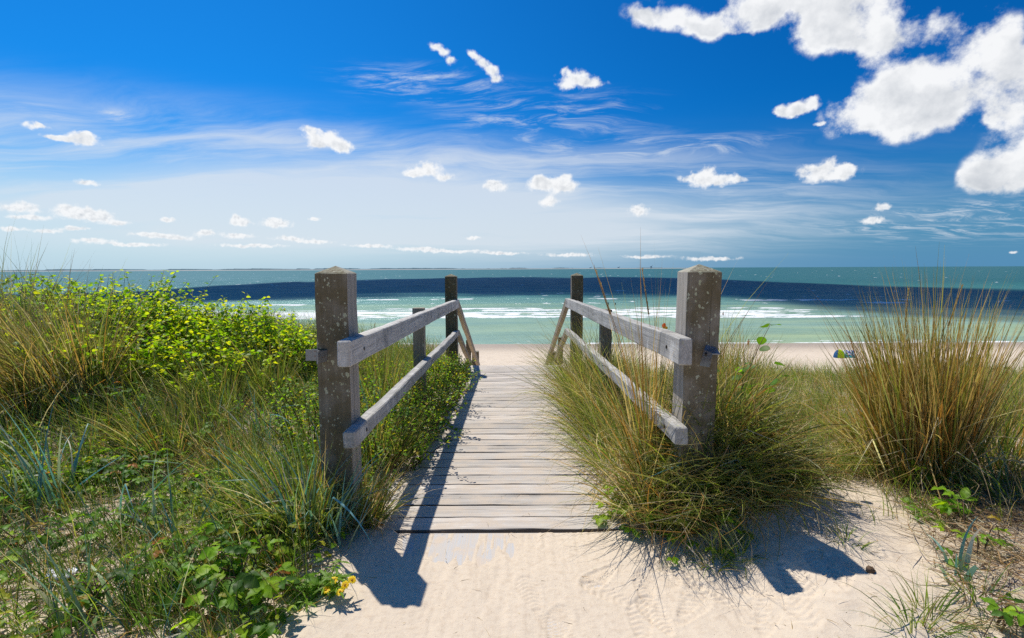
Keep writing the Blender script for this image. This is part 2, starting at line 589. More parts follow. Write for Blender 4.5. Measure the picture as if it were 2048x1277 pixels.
def grid_faces(nx, ny):
    i = np.arange(nx - 1)[None, :] + np.arange(ny - 1)[:, None] * nx
    i = i.ravel()
    return np.stack([i, i + 1, i + 1 + nx, i + nx], 1)


xs_mid = axis_steps([(-4.5, -1.2, 0.035), (-1.2, -0.75, 0.012), (-0.75, 1.7, 0.0075), (1.7, 4.5, 0.035)])
gx = geo_steps(4.5, 900, 0.05, 1.09)
xs = np.concatenate([-np.array(gx[1:])[::-1], xs_mid, np.array(gx[1:])])
ys = axis_steps([(-6, 0.4, 0.2), (0.4, 1.2, 0.04), (1.2, 2.42, 0.0065), (2.42, 4.5, 0.03), (4.5, 9, 0.05)])
ys = np.concatenate([np.array([-600, -300, -150, -80, -40, -20, -12]), ys, np.array(geo_steps(9, 150, 0.08, 1.03)[1:])])
GX, GY = np.meshgrid(xs, ys)
GZ = ground_z(GX, GY)
GZ += footprints(GX.copy(), GY) * S(0.2, 0.45, np.abs(GX + 0.1) + 0.25 * (GY < 2.0))
veg = np.maximum(S(0.75, 1.3, -GX), S(0.8, 1.2, GX)) * S(1.4, 2.1, GY) * S(30, 20, GY)


def trough(x, y):
    """the bare sand gap between the two big tussocks on the right"""
    cx = 1.02 + 0.62 * (y - 1.5)
    w = 0.42 - 0.10 * (y - 1.5)
    return np.exp(-((x - cx) / np.maximum(w, .12)) ** 4) * S(2.8, 2.4, y) * (x > 0)


veg = veg * (1 - trough(GX, GY))
litter = veg * np.clip(0.45 + 1.5 * (fbm(GX * 2.3, GY * 2.3, 71, 4) - 0.35), 0, 1)

m_sand, t, out = material('sand')
co = objco(t)
n1 = t.noise(co, 1.3, 5, 0.55); n2 = t.noise(co, 38, 5, 0.65); n3 = t.noise(co, 420, 2, 0.7)
sepo = t.sep(co)
basec = t.mix(n1, (0.595, 0.500, 0.385), (0.690, 0.595, 0.475))
basec = t.mix(t.mr(n2, 0.40, 0.85), basec, (0.53, 0.43, 0.325))
wet = t.mr(sepo[2], -14.3, -14.72)
basec = t.mix(t.m('MULTIPLY', wet, 0.75), basec, (0.30, 0.235, 0.17))
# trodden beach far below: faint darker dimples and driftline crumbs
far = t.mr(sepo[1], 25, 45)
nb = t.noise(t.map(co, scale=(0.9, 0.55, 1)), 1.0, 6, 0.7)
basec = t.mix(t.m('MULTIPLY', far, t.m('MULTIPLY', t.mr(nb, 0.50, 0.62), 0.22)), basec, (0.40, 0.31, 0.22))
nd_ = t.noise(t.map(co, scale=(0.12, 0.8, 1)), 1.0, 8, 0.75)
basec = t.mix(t.m('MULTIPLY', far, t.m('MULTIPLY', t.mr(nd_, 0.62, 0.70), 0.6)), basec, (0.24, 0.18, 0.13))
lit = t.attr('litter', 'Fac')
ln = t.noise(co, 60, 5, 0.7)
basec = t.mix(t.m('MULTIPLY', lit, t.mr(ln, 0.3, 0.75)), basec, (0.16, 0.115, 0.065))
spk = t.noise(co, 150, 1, 0.5)
basec = t.mix(t.m('MULTIPLY', t.mr(spk, 0.76, 0.79), t.mr(sepo[1], 6, 3)), basec, (0.10, 0.075, 0.05))
rip = t.noise(t.map(co, rot=(0, 0, 0.5), scale=(9, 3, 5)), 2.0, 4, 0.6)
h = t.m('ADD', t.m('MULTIPLY', rip, 0.5), t.m('ADD', t.m('MULTIPLY', n2, 0.5), t.m('MULTIPLY', n3, 0.16)))
hfar = t.m('MULTIPLY', t.m('MULTIPLY', nb, far), 14.0)
nrm = t.bump(t.m('ADD', h, hfar), 0.55, 0.014)
principled(t, out, basec, t.m('MULTIPLY_ADD', wet, -0.45, 0.92), 0.2, nrm)
ground = mk('sand_ground', np.stack([GX.ravel(), GY.ravel(), GZ.ravel()], 1), grid_faces(len(xs), len(ys)), None, m_sand, attrs={'litter': litter.ravel()})
tag(ground, 'pale dune sand running down to the beach', 'ground', kind='structure')

# concrete path in front of the boards, mostly under blown sand
m_conc, t, out = material('brushed_concrete')
co = objco(t)
br = t.noise(t.map(co, scale=(130, 3, 1)), 1.0, 5, 0.65)
pt = t.noise(co, 9, 5, 0.6)
cc = t.mix(t.mr(br, 0.35, 0.62), (0.56, 0.485, 0.40), (0.50, 0.495, 0.49))
cc = t.mix(t.mr(pt, 0.48, 0.68), cc, (0.575, 0.485, 0.39))
principled(t, out, cc, 0.85, 0.25, t.bump(br, 0.5, 0.003))
g = Geo()
V = []
for yy in np.linspace(0.3, 2.318, 40):
    V.append((-0.74, yy, -0.0105)); V.append((0.74, yy, -0.0105))
V = np.array(V)
g.add(V, [(2 * i, 2 * i + 1, 2 * i + 3, 2 * i + 2) for i in range(39)])
W = V.copy(); W[:, 2] = -0.12
g.add(W, [(2 * i, 2 * i + 2, 2 * i + 3, 2 * i + 1) for i in range(39)])
e0 = 2 * 39
g.add([V[e0], V[e0 + 1], W[e0 + 1], W[e0]], [(0, 3, 2, 1)])
path = g.build('path', m_conc, smooth=False)
tag(path, 'brushed concrete path half buried in blown sand', 'path', kind='structure')

# ------------------------------------------------------------------ sea
ysea = np.array(list(np.arange(96, 300, 1.0)) + geo_steps(300, 60000, 3.0, 1.022))
ssea = np.concatenate([np.linspace(-6, -1.7, 60)[:-1], np.linspace(-1.7, 1.7, 760), np.linspace(1.7, 6, 60)[1:]])
SY, SS = np.meshgrid(ysea, ssea, indexing='ij')
SX = SS * (SY + 15)


def row(yc, width, seed, ln=45., wob=5.0, lo=0.35, hi=0.6):
    c = yc + (fbm(SX / 60, 0 * SX + seed, seed, 3) - 0.5) * 2 * wob
    d = SY - c
    prof = np.where(d < 0, np.exp(-(d / (width * 0.55)) ** 2), np.exp(-(d / (width * 1.3)) ** 2))
    amt = S(lo, hi, fbm(SX / ln, SY / 90, seed + 3, 4))
    return prof * amt, prof


foam = np.zeros_like(SX); SZ = np.full_like(SX, SEA_Z)
broken = fbm(SX / 4.5, SY / 2.2, 91, 4)
fade_r = S(125, 95, SX)
for (yc, wd, sd_, ln, lo, hi, hh, fx) in ((164, 3.0, 1, 70, .12, .30, .30, 1), (170, 4.2, 2, 50, .16, .36, .40, 1), (176, 4.5, 20, 46, .20, .42, .45, 1), (183, 4.6, 3, 45, .24, .46, .5, 1), (191, 4.2, 4, 40, .32, .54, .55, 1), (200, 3.2, 5, 30, .42, .62, .5, 1),
                                        (226, 4, 6, 24, .54, .66, .5, 0), (244, 5, 7, 30, .54, .66, .6, 0), (262, 3.5, 8, 24, .62, .74, .5, 0), (290, 4, 9, 30, .66, .78, .5, 0),
                                         (108.4, 0.8, 11, 30, .15, .4, .05, 1), (111, 0.4, 12, 7, .56, .68, .06, 1)):
    a, p = row(yc, wd, sd_ * 13, ln, 4.0 if yc > 160 else 1.2, lo, hi)
    if 160 < yc < 205: a = a * fade_r
    foam = np.maximum(foam, a * (0.42 + 1.7 * (broken - 0.38)))
    SZ += p * hh * (0.4 + 0.6 * a)
# long low swells running in
SZ += 0.10 * S(100, 150, SY) * S(420, 250, SY) * np.sin(SY / 7.0 + 4 * fbm(SX / 50, SY / 30, 17, 3)) * fbm(SX / 26, SY / 12, 19, 3)
m_sea, t, out = material('sea_water')
co = objco(t)
sx, sy, sz = t.sep(co)
fo = t.attr('foam', 'Fac')
big = t.noise(t.map(co, scale=(0.004, 0.012, 1)), 1.0, 8, 0.62)
mid = t.noise(t.map(co, scale=(0.03, 0.11, 1)), 1.0, 8, 0.65)
chop = t.noise(t.map(co, scale=(0.25, 0.8, 1)), 1.0, 6, 0.65)
shal = t.mr(sy, 108, 330); deep = t.mr(sy, 220, 600)
wc = t.mix(shal, (0.255, 0.370, 0.285), (0.058, 0.205, 0.190))
wc = t.mix(deep, wc, (0.018, 0.110, 0.118))
bar = t.noise(t.map(co, scale=(0.010, 0.06, 1)), 1.0, 5, 0.6)
near = t.mr(sy, 320, 130)
wc = t.mix(t.m('MULTIPLY', t.mr(bar, 0.38, 0.68), t.m('MULTIPLY', near, 0.65)), wc, (0.36, 0.44, 0.22))
wc = t.mix(t.m('MULTIPLY', t.mr(mid, 0.38, 0.66), 0.55), wc, t.mix(1.0, wc, (0.45, 0.62, 0.70), 'MULTIPLY'))
brk = t.noise(t.map(co, scale=(0.5, 1.6, 1)), 1.0, 5, 0.7)
fa = t.mr(t.m('ADD', fo, t.m('MULTIPLY', t.m('SUBTRACT', brk, 0.5), 0.9)), 0.20, 0.46)
fa = t.m('MULTIPLY', fa, t.mr(fo, 0.02, 0.12))
col = t.mix(fa, wc, (0.80, 0.82, 0.82))
hh = t.m('ADD', t.m('MULTIPLY', mid, 1.3), t.m('MULTIPLY', chop, t.mr(sy, 100, 260, 0.10, 0.5)))
hh = t.m('ADD', hh, t.m('MULTIPLY', big, 3.0))
nrm = t.bump(hh, 1.0, 0.9)
df = t.n('ShaderNodeBsdfDiffuse'); t.put(df.inputs['Color'], col); t.put(df.inputs['Normal'], nrm)
gl = t.n('ShaderNodeBsdfGlossy'); gl.inputs['Roughness'].default_value = 0.32; gl.inputs['Color'].default_value = (0.72, 0.93, 1.0, 1); t.put(gl.inputs['Normal'], nrm)
mx = t.n('ShaderNodeMixShader')
t.put(mx.inputs[0], t.m('MULTIPLY', t.m('SUBTRACT', 1.0, t.m('MULTIPLY', fa, 0.9)), t.m('MULTIPLY', t.mr(sy, 120, 900, 0.09, 0.15), t.mr(mid, 0.3, 0.7, 0.55, 1.45))))
t.nt.links.new(df.outputs[0], mx.inputs[1]); t.nt.links.new(gl.outputs[0], mx.inputs[2]); t.nt.links.new(mx.outputs[0], out.inputs['Surface'])
sea = mk('sea_water', np.stack([SX.ravel(), SY.ravel(), SZ.ravel()], 1), grid_faces(len(ssea), len(ysea)), None, m_sea, attrs={'foam': foam.ravel()})
tag(sea, 'green shallow sea turning dark blue under a cloud shadow', 'sea', kind='structure')

# little breaking crests far out
m_foam, t, out = material('white_foam')
principled(t, out, (0.82, 0.84, 0.84), 0.8, 0.2)
rg = np.random.default_rng(77)
g = Geo()
for i in range(1500):
    yy = 230 * (1 / max(1e-3, rg.random())) ** 0.85
    if yy > 9000: continue
    xx = rg.uniform(-1.35, 1.35) * yy
    if 235 < yy < 1000 and rg.random() < .75: continue
    if fbm(np.array([xx / 160]), np.array([yy / 320]), 33, 3)[0] < 0.42: continue
    L = rg.uniform(0.6, 2.4) * (1 + yy / 3500); hgt = rg.uniform(0.08, 0.26) * (1 + yy / 3500)
    n = 7
    xk = np.linspace(-1, 1, n)
    top = (1 - xk ** 2) * hgt * (0.5 + rg.random(n))
    sk = rg.normal(0, 0.25, n)
    A = np.stack([xx + xk * L, yy + sk - 0.5, np.full(n, SEA_Z - 0.1)], 1)
    B = np.stack([xx + xk * L, yy + sk, SEA_Z + top], 1)
    Cc = np.stack([xx + xk * L, yy + sk + 0.9, np.full(n, SEA_Z - 0.1)], 1)
    q = []
    for k in range(n - 1):
        q.append((k, k + 1, n + k + 1, n + k)); q.append((n + k, n + k + 1, 2 * n + k + 1, 2 * n + k))
    g.add(np.vstack([A, B, Cc]), q)
o = g.build('whitecap_foam', m_foam)
tag(o, 'small white wave crests scattered over the open sea', 'foam', kind='stuff')

# ------------------------------------------------------------------ the cloud whose shadow lies on the water
CA = 1000.0
off = SUN[:2] / SUN[2] * (CA - SEA_Z)
poly = [(-900, 330, 235), (100, 360, 235), (330, 425, 240), (620, 690, 262), (820, 840, 268), (1000, 930, 272), (1150, 960, 268), (1300, 880, 258), (1480, 640, 222), (1620, 520, 178), (1740, 455, 163), (2048, 372, 160), (2500, 330, 158)]
pu = np.array([p[0] for p in poly], float); pf = np.array([p[1] for p in poly], float); pn = np.array([p[2] for p in poly], float)
uu = np.linspace(-900, 2500, 150)
far_ = np.interp(uu, pu, pf); nea = np.interp(uu, pu, pn)
sx_ = (uu - 1024) / 1024.
tt = np.linspace(0, 1, 46)
U, Tt = np.meshgrid(np.arange(len(uu)), tt, indexing='ij')
Yc = nea[U] + (far_ - nea)[U] * Tt
Xc = sx_[U] * Yc
rag = (fbm(Xc / 45, Yc / 60, 101, 5) - 0.5)
amp = np.clip((Yc / 700) ** 2, 0.36, 1.6)
Yc2 = Yc + rag * 260 * amp + (fbm(Xc / 160, Yc / 300, 107, 3) - 0.5) * 150 * amp
edge = np.sin(np.pi * Tt) ** 0.6
up = CA + edge * (60 + 190 * fbm(Xc / 90, Yc / 90, 103, 5))
dn = CA - edge * (10 + 45 * fbm(Xc / 70, Yc / 70, 105, 4))
CX = Xc + off[0]; CY = Yc2 + off[1]
nU, nT = len(uu), len(tt)
top = np.stack([CX.ravel(), CY.ravel(), up.ravel()], 1); bot = np.stack([CX.ravel(), CY.ravel(), dn.ravel()], 1)
fq = grid_faces(nT, nU)
m_cloud, t, out = material('cloud')
co = objco(t)
cn = t.noise(co, 0.02, 6, 0.6)
ed = t.attr('dens', 'Fac')
cn2 = t.noise(t.map(co, scale=(0.5, 1.0, 1)), 0.016, 6, 0.62)
dn_ = t.mr(t.m('ADD', ed, t.m('MULTIPLY', t.m('SUBTRACT', cn2, 0.5), 1.2)), 0.06, 0.72)
df = t.n('ShaderNodeBsdfDiffuse'); df.inputs['Color'].default_value = (0.9, 0.9, 0.92, 1); t.put(df.inputs['Normal'], t.bump(cn, 1.0, 20.0))
tp_ = t.n('ShaderNodeBsdfTransparent'); mx = t.n('ShaderNodeMixShader')
t.put(mx.inputs[0], dn_); t.nt.links.new(tp_.outputs[0], mx.inputs[1]); t.nt.links.new(df.outputs[0], mx.inputs[2]); t.nt.links.new(mx.outputs[0], out.inputs['Surface'])
eg = (np.sin(np.pi * np.clip(Tt, 0, 1)) ** 0.8 * 1.0).ravel()
o = mk('clouds', np.vstack([top, bot]), np.vstack([fq[:, ::-1], fq + len(top)]), None, m_cloud, attrs={'dens': np.concatenate([eg, eg])})
tag(o, 'low cloud bank overhead that shades a band of the sea', 'cloud', kind='stuff')

# ------------------------------------------------------------------ far coast
m_coast, t, out = material('far_coast')
co = objco(t)
zz = t.sep(co)[2]
cn = t.noise(t.map(co, scale=(0.004, 0.004, 0.02)), 1.0, 4, 0.6)
cc = t.mix(t.mr(zz, SEA_Z + 5, SEA_Z + 10), (0.46, 0.45, 0.42), t.mix(cn, (0.10, 0.17, 0.20), (0.14, 0.22, 0.24)))  # blue of the distant haze is put into the tree colours
principled(t, out, cc, 0.9, 0.1)
uc = np.arange(-900, 1420, 1.5)
dist = np.interp(uc, [-900, 700, 1420], [6400, 7600, 9800])
xc = (uc - 1024) / 1024 * dist
hgt = 12 + 15 * S(0.40, 0.62, fbm(uc / 28, 0 * uc, 201, 4)) * (0.5 + 0.5 * fbm(uc / 5, 0 * uc, 205, 2)) + 5 * fbm(uc / 2.0, 0 * uc, 207, 2)
hgt *= np.interp(uc, [-900, 900, 1100, 1380, 1420], [1.15, 1.0, 0.9, 0.65, 0.1])
A = np.stack([xc, dist - 60, np.full_like(xc, SEA_Z - 1)], 1)
A2 = np.stack([xc, dist - 30, np.full_like(xc, SEA_Z + 5)], 1)
B = np.stack([xc, dist + 20, SEA_Z + hgt], 1)
B2 = np.stack([xc, dist + 400, SEA_Z + hgt * 0.9], 1)
Cc = np.stack([xc, dist + 500, np.full_like(xc, SEA_Z - 1)], 1)
o = mk('coast_terrain', np.vstack([A, A2, B, B2, Cc]), grid_faces(len(uc), 5), None, m_coast, smooth=False)
tag(o, 'low wooded coast along the horizon across the water', 'coast', kind='structure')
m_crane, t, out = material('crane_steel')
principled(t, out, (0.10, 0.14, 0.18), 0.6, 0.3)
for (u, hgt, lab) in ((1301, 62, 'tiny harbour crane with raised jib, rightmost on the far horizon'), (1236, 40, 'tiny harbour crane with level jib on the horizon between the rails'), (1180, 34, 'tiny low harbour crane just right of the far right post')):
    y0 = 9300.; x0 = (u - 1024) / 1024 * y0
    g = Geo()
    for dx in (-9, 9):
        for dy in (-9, 9):
            g.add(*beam((x0 + dx, y0 + dy, SEA_Z + 3), (x0 + dx * .7, y0 + dy, SEA_Z + hgt * .6), 3.5, 3.5, ch=.3, seg=2, wob=0))
    g.add(*beam((x0 - 22, y0, SEA_Z + hgt * .6), (x0 + 16, y0, SEA_Z + hgt * .62), 6, 6, side=(0, 1, 0), ch=.3, seg=2, wob=0))
    g.add(*beam((x0 + 4, y0, SEA_Z + hgt * .6), (x0 + 26, y0, SEA_Z + hgt), 4, 4, side=(0, 1, 0), ch=.3, seg=2, wob=0))
    o = g.build('harbour_crane', m_crane, smooth=False, base=(x0, y0, SEA_Z + 3))
    tag(o, lab, 'crane', 'harbour cranes on the far coast')

# ------------------------------------------------------------------ weathered wood
def wood(name, axis, dark, light, lichen=0.0, algae=0.0, sandy=0.0, ribs=0.0, contrast=1.0, stain=0.0):
    m, t, out = material(name)
    co = objco(t)
    seed = t.attr('Col', 'Vector')
    co2 = t.vm('ADD', co, t.vm('SCALE', seed, scale=37.0))
    sc = [34.0, 34.0, 34.0]; sc[axis] = 1.3
    sc2 = [210.0, 210.0, 210.0]; sc2[axis] = 5.0
    g1 = t.noise(t.map(co2, scale=sc), 1.0, 6, 0.6, 0.6)
    g2 = t.noise(t.map(co2, scale=sc2), 1.0, 4, 0.6, 0.2)
    patch = t.noise(co2, 5.0, 5, 0.6)
    f = t.m('ADD', t.m('MULTIPLY', g1, 0.55), t.m('MULTIPLY', g2, 0.45))
    c = t.mix(t.mr(f, 0.5 - 0.22 / contrast, 0.5 + 0.22 / contrast), dark, light)
    c = t.mix(t.mr(patch, 0.35, 0.75, 0.0, 0.45), c, tuple(0.62 * a for a in light))
    sv = t.sep(seed)
    c = t.mix(1.0, c, t.mix(sv[1], (0.78, 0.78, 0.78), (1.18, 1.15, 1.12)), 'MULTIPLY')
    if stain > 0:       # rain-washed dark stains and bleached patches
        scs = [9.0, 9.0, 9.0]; scs[2] = 3.0
        sn_ = t.noise(t.map(co2, scale=scs), 1.0, 6, 0.7, 0.6)
        c = t.mix(t.m('MULTIPLY', t.mr(sn_, 0.50, 0.66), stain), c, tuple(0.36 * a for a in light))
        c = t.mix(t.m('MULTIPLY', t.mr(sn_, 0.46, 0.32), 0.5), c, tuple(1.12 * a for a in light))
    # checks (drying cracks)
    scc = [70.0, 70.0, 70.0]; scc[axis] = 1.0
    ck = t.noise(t.map(co2, loc=(3, 1, 7), scale=scc), 1.0, 3, 0.5, 0.4)
    crack = t.mr(ck, 0.67, 0.72)
    c = t.mix(t.m('MULTIPLY', crack, 0.8), c, tuple(0.25 * a for a in dark))
    nrmg = t.n('ShaderNodeNewGeometry').outputs['Normal']
    nx, ny, nz = t.sep(nrmg)
    rough = 0.82
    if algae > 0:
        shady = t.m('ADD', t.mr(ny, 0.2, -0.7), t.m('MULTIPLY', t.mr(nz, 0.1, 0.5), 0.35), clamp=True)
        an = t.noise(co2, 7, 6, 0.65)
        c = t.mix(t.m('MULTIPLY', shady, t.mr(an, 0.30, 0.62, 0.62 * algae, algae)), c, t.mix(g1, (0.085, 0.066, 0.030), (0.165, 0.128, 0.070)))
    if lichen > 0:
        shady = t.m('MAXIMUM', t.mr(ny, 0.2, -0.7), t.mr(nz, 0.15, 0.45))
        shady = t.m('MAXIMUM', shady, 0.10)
        fac = None
        wob = t.vm('ADD', co2, t.vm('SCALE', t.vm('SUBTRACT', t.noise(co2, 55, 3, 0.6, out='Color'), (0.5, 0.5, 0.5)), scale=0.022))
        wob = t.map(wob, scale=(1, 1, 0.72))
        for s_, thr in ((30, 0.24), (58, 0.30), (110, 0.34)):
            vo = t.n('ShaderNodeTexVoronoi'); t.put(vo.inputs['Vector'], wob); vo.inputs['Scale'].default_value = s_
            keep = t.m('GREATER_THAN', t.sep(vo.outputs['Color'])[0], 1.0 - 0.42 * lichen)
            radv = t.m('MULTIPLY_ADD', t.sep(vo.outputs['Color'])[1], thr, 0.08)
            k = t.m('MULTIPLY', t.m('LESS_THAN', vo.outputs['Distance'], radv), keep)
            fac = k if fac is None else t.m('MAXIMUM', fac, k)
        topc = t.m('MULTIPLY', t.mr(nz, 0.3, 0.6), t.mr(t.noise(co2, 60, 4, 0.7), 0.38, 0.55))
        fac = t.m('MAXIMUM', t.m('MULTIPLY', fac, shady), t.m('MULTIPLY', topc, lichen))
        lc = t.mix(t.noise(co2, 30, 2, 0.5), (0.33, 0.34, 0.16), (0.50, 0.50, 0.42))
        c = t.mix(t.m('MULTIPLY', fac, 0.85), c, lc)
    if sandy > 0:
        sn = t.noise(co, 7, 6, 0.65); sn2 = t.noise(t.map(co, scale=(1.2, 22, 1)), 1.0, 4, 0.6)
        s = t.m('MULTIPLY', t.mr(nz, 0.7, 0.95), t.mr(t.m('ADD', sn, t.m('MULTIPLY', t.m('SUBTRACT', sn2, 0.5), 0.5)), 0.40, 0.62))
        s = t.m('MULTIPLY', s, t.mr(t.sep(co)[1], 5.0, 0.2, 0.25 * sandy, sandy))
        c = t.mix(s, c, (0.54, 0.455, 0.365))
    if sandy > 0:       # shade of the gaps between boards, painted dark onto the sawn edges
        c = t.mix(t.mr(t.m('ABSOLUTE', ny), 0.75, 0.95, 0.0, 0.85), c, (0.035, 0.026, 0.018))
    h = t.m('ADD', t.m('MULTIPLY', g2, 0.7), t.m('MULTIPLY', g1, 0.6))
    h = t.m('SUBTRACT', h, t.m('MULTIPLY', crack, 0.9))
    if ribs:
        wv = t.n('ShaderNodeTexWave', wave_type='BANDS', bands_direction='Y')
        t.put(wv.inputs['Vector'], co); wv.inputs['Scale'].default_value = ribs; wv.inputs['Distortion'].default_value = 0.3
        h = t.m('ADD', h, t.m('MULTIPLY', wv.outputs['Fac'], 0.6))
    principled(t, out, c, rough, 0.25, t.bump(h, 0.6, 0.003))
    return m


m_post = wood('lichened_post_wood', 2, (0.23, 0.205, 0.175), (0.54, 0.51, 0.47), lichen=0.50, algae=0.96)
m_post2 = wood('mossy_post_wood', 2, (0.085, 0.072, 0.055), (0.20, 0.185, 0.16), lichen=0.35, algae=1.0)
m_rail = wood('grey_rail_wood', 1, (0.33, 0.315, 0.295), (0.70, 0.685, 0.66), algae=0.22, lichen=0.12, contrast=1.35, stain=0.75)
m_mid = wood('grey_brown_post_wood', 2, (0.17, 0.14, 0.105), (0.38, 0.34, 0.28), lichen=0.2, algae=0.35, stain=0.4)
m_stair = wood('brown_rail_wood', 1, (0.20, 0.155, 0.10), (0.40, 0.345, 0.27), contrast=1.1)
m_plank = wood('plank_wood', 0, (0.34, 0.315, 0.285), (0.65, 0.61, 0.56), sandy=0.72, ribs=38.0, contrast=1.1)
m_dark = wood('dark_timber', 2, (0.03, 0.026, 0.022), (0.08, 0.07, 0.06))
m_steel, t, out = material('galvanised_steel')
co = objco(t)
n = t.noise(co, 60, 4, 0.6)
edge = t.mr(t.sep(t.n('ShaderNodeNewGeometry').outputs['Normal'])[2], 0.7, 0.95)
rn = t.noise(co, 90, 4, 0.6)
c = t.mix(n, (0.16, 0.17, 0.18), (0.27, 0.28, 0.30))
c = t.mix(t.m('MULTIPLY', t.mr(rn, 0.56, 0.68), 0.7), c, (0.16, 0.07, 0.04))
principled(t, out, c, 0.42, 0.5, t.bump(n, 0.2, 0.001), metallic=0.55)
m_bolt, t, out = material('rusty_bolt')
principled(t, out, (0.035, 0.028, 0.024), 0.6, 0.4, metallic=0.5)

# boardwalk -------------------------------------------------------------------
bw = empty('boardwalk', (0, 2.33, 0), 'grey plank boardwalk running from the sandy path to the stair top', 'boardwalk')
rg = np.random.default_rng(4)
g = Geo()
y = 2.335; k = 0
while y < 6.86:
    d = rg.normal(0.119, 0.0022); gap = max(0.0125, rg.normal(0.0165, 0.002))
    if k == 9: gap = 0.021
    zt = float(walk_z(y)) + rg.normal(0, 0.0007)
    tw = rg.normal(0, 0.0016) if k not in (9, 10) else (0.004 if k == 9 else -0.003)
    xo = rg.normal(0, 0.006); W = 1.47
    tilt = rg.normal(0, 0.0008)
    V, Q, T = beam((xo - W / 2, y + d / 2 - tw * 1.2, zt - 0.016), (xo + W / 2, y + d / 2 + tw * 1.2, zt - 0.016 + tilt), d, 0.032, side=(0, 1, 0), ch=0.0022, seg=14, wob=0.0007, seed=100 + k)
    V = V.copy(); V[:, 2] += 0.0012 * np.sin(V[:, 0] * rg.uniform(2, 6) + rg.uniform(0, 6)) * rg.random()
    g.add(V, Q, T, rg.random(3))
    y += d + gap; k += 1
END_Y = y
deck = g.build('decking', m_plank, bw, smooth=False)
for xj in (-0.6, 0.0, 0.6):
    V, Q, T = beam((xj, 2.36, -0.033 - 0.075 - 0.004), (xj, 6.84, float(walk_z(6.84)) - 0.033 - 0.075 - 0.004), 0.06, 0.14, ch=.003, seg=6)
    Geo().add(V, Q, T, rg.random(3)).build('joist', m_dark, bw, smooth=False)
# stairs going down the dune face from the end of the boards
SLOPE = 0.395
g = Geo()
for s_ in (-0.66, 0.66):
    z0 = float(walk_z(END_Y)) - 0.22
    g.add(*beam((s_, END_Y + .02, z0), (s_, END_Y + 6.5, z0 - SLOPE * 6.5), 0.05, 0.22, ch=.003, seg=6), (.4, .5, .3))
for i in range(14):
    yy = END_Y + 0.25 + i * 0.44; zz = float(walk_z(END_Y)) - 0.03 - SLOPE * (yy - END_Y)
    g.add(*beam((-0.63, yy, zz), (0.63, yy, zz), 0.30, 0.04, side=(0, 1, 0), ch=.003, seg=6, seed=i), rg.random(3))
g.build('stair_flight', m_plank, bw, smooth=False)

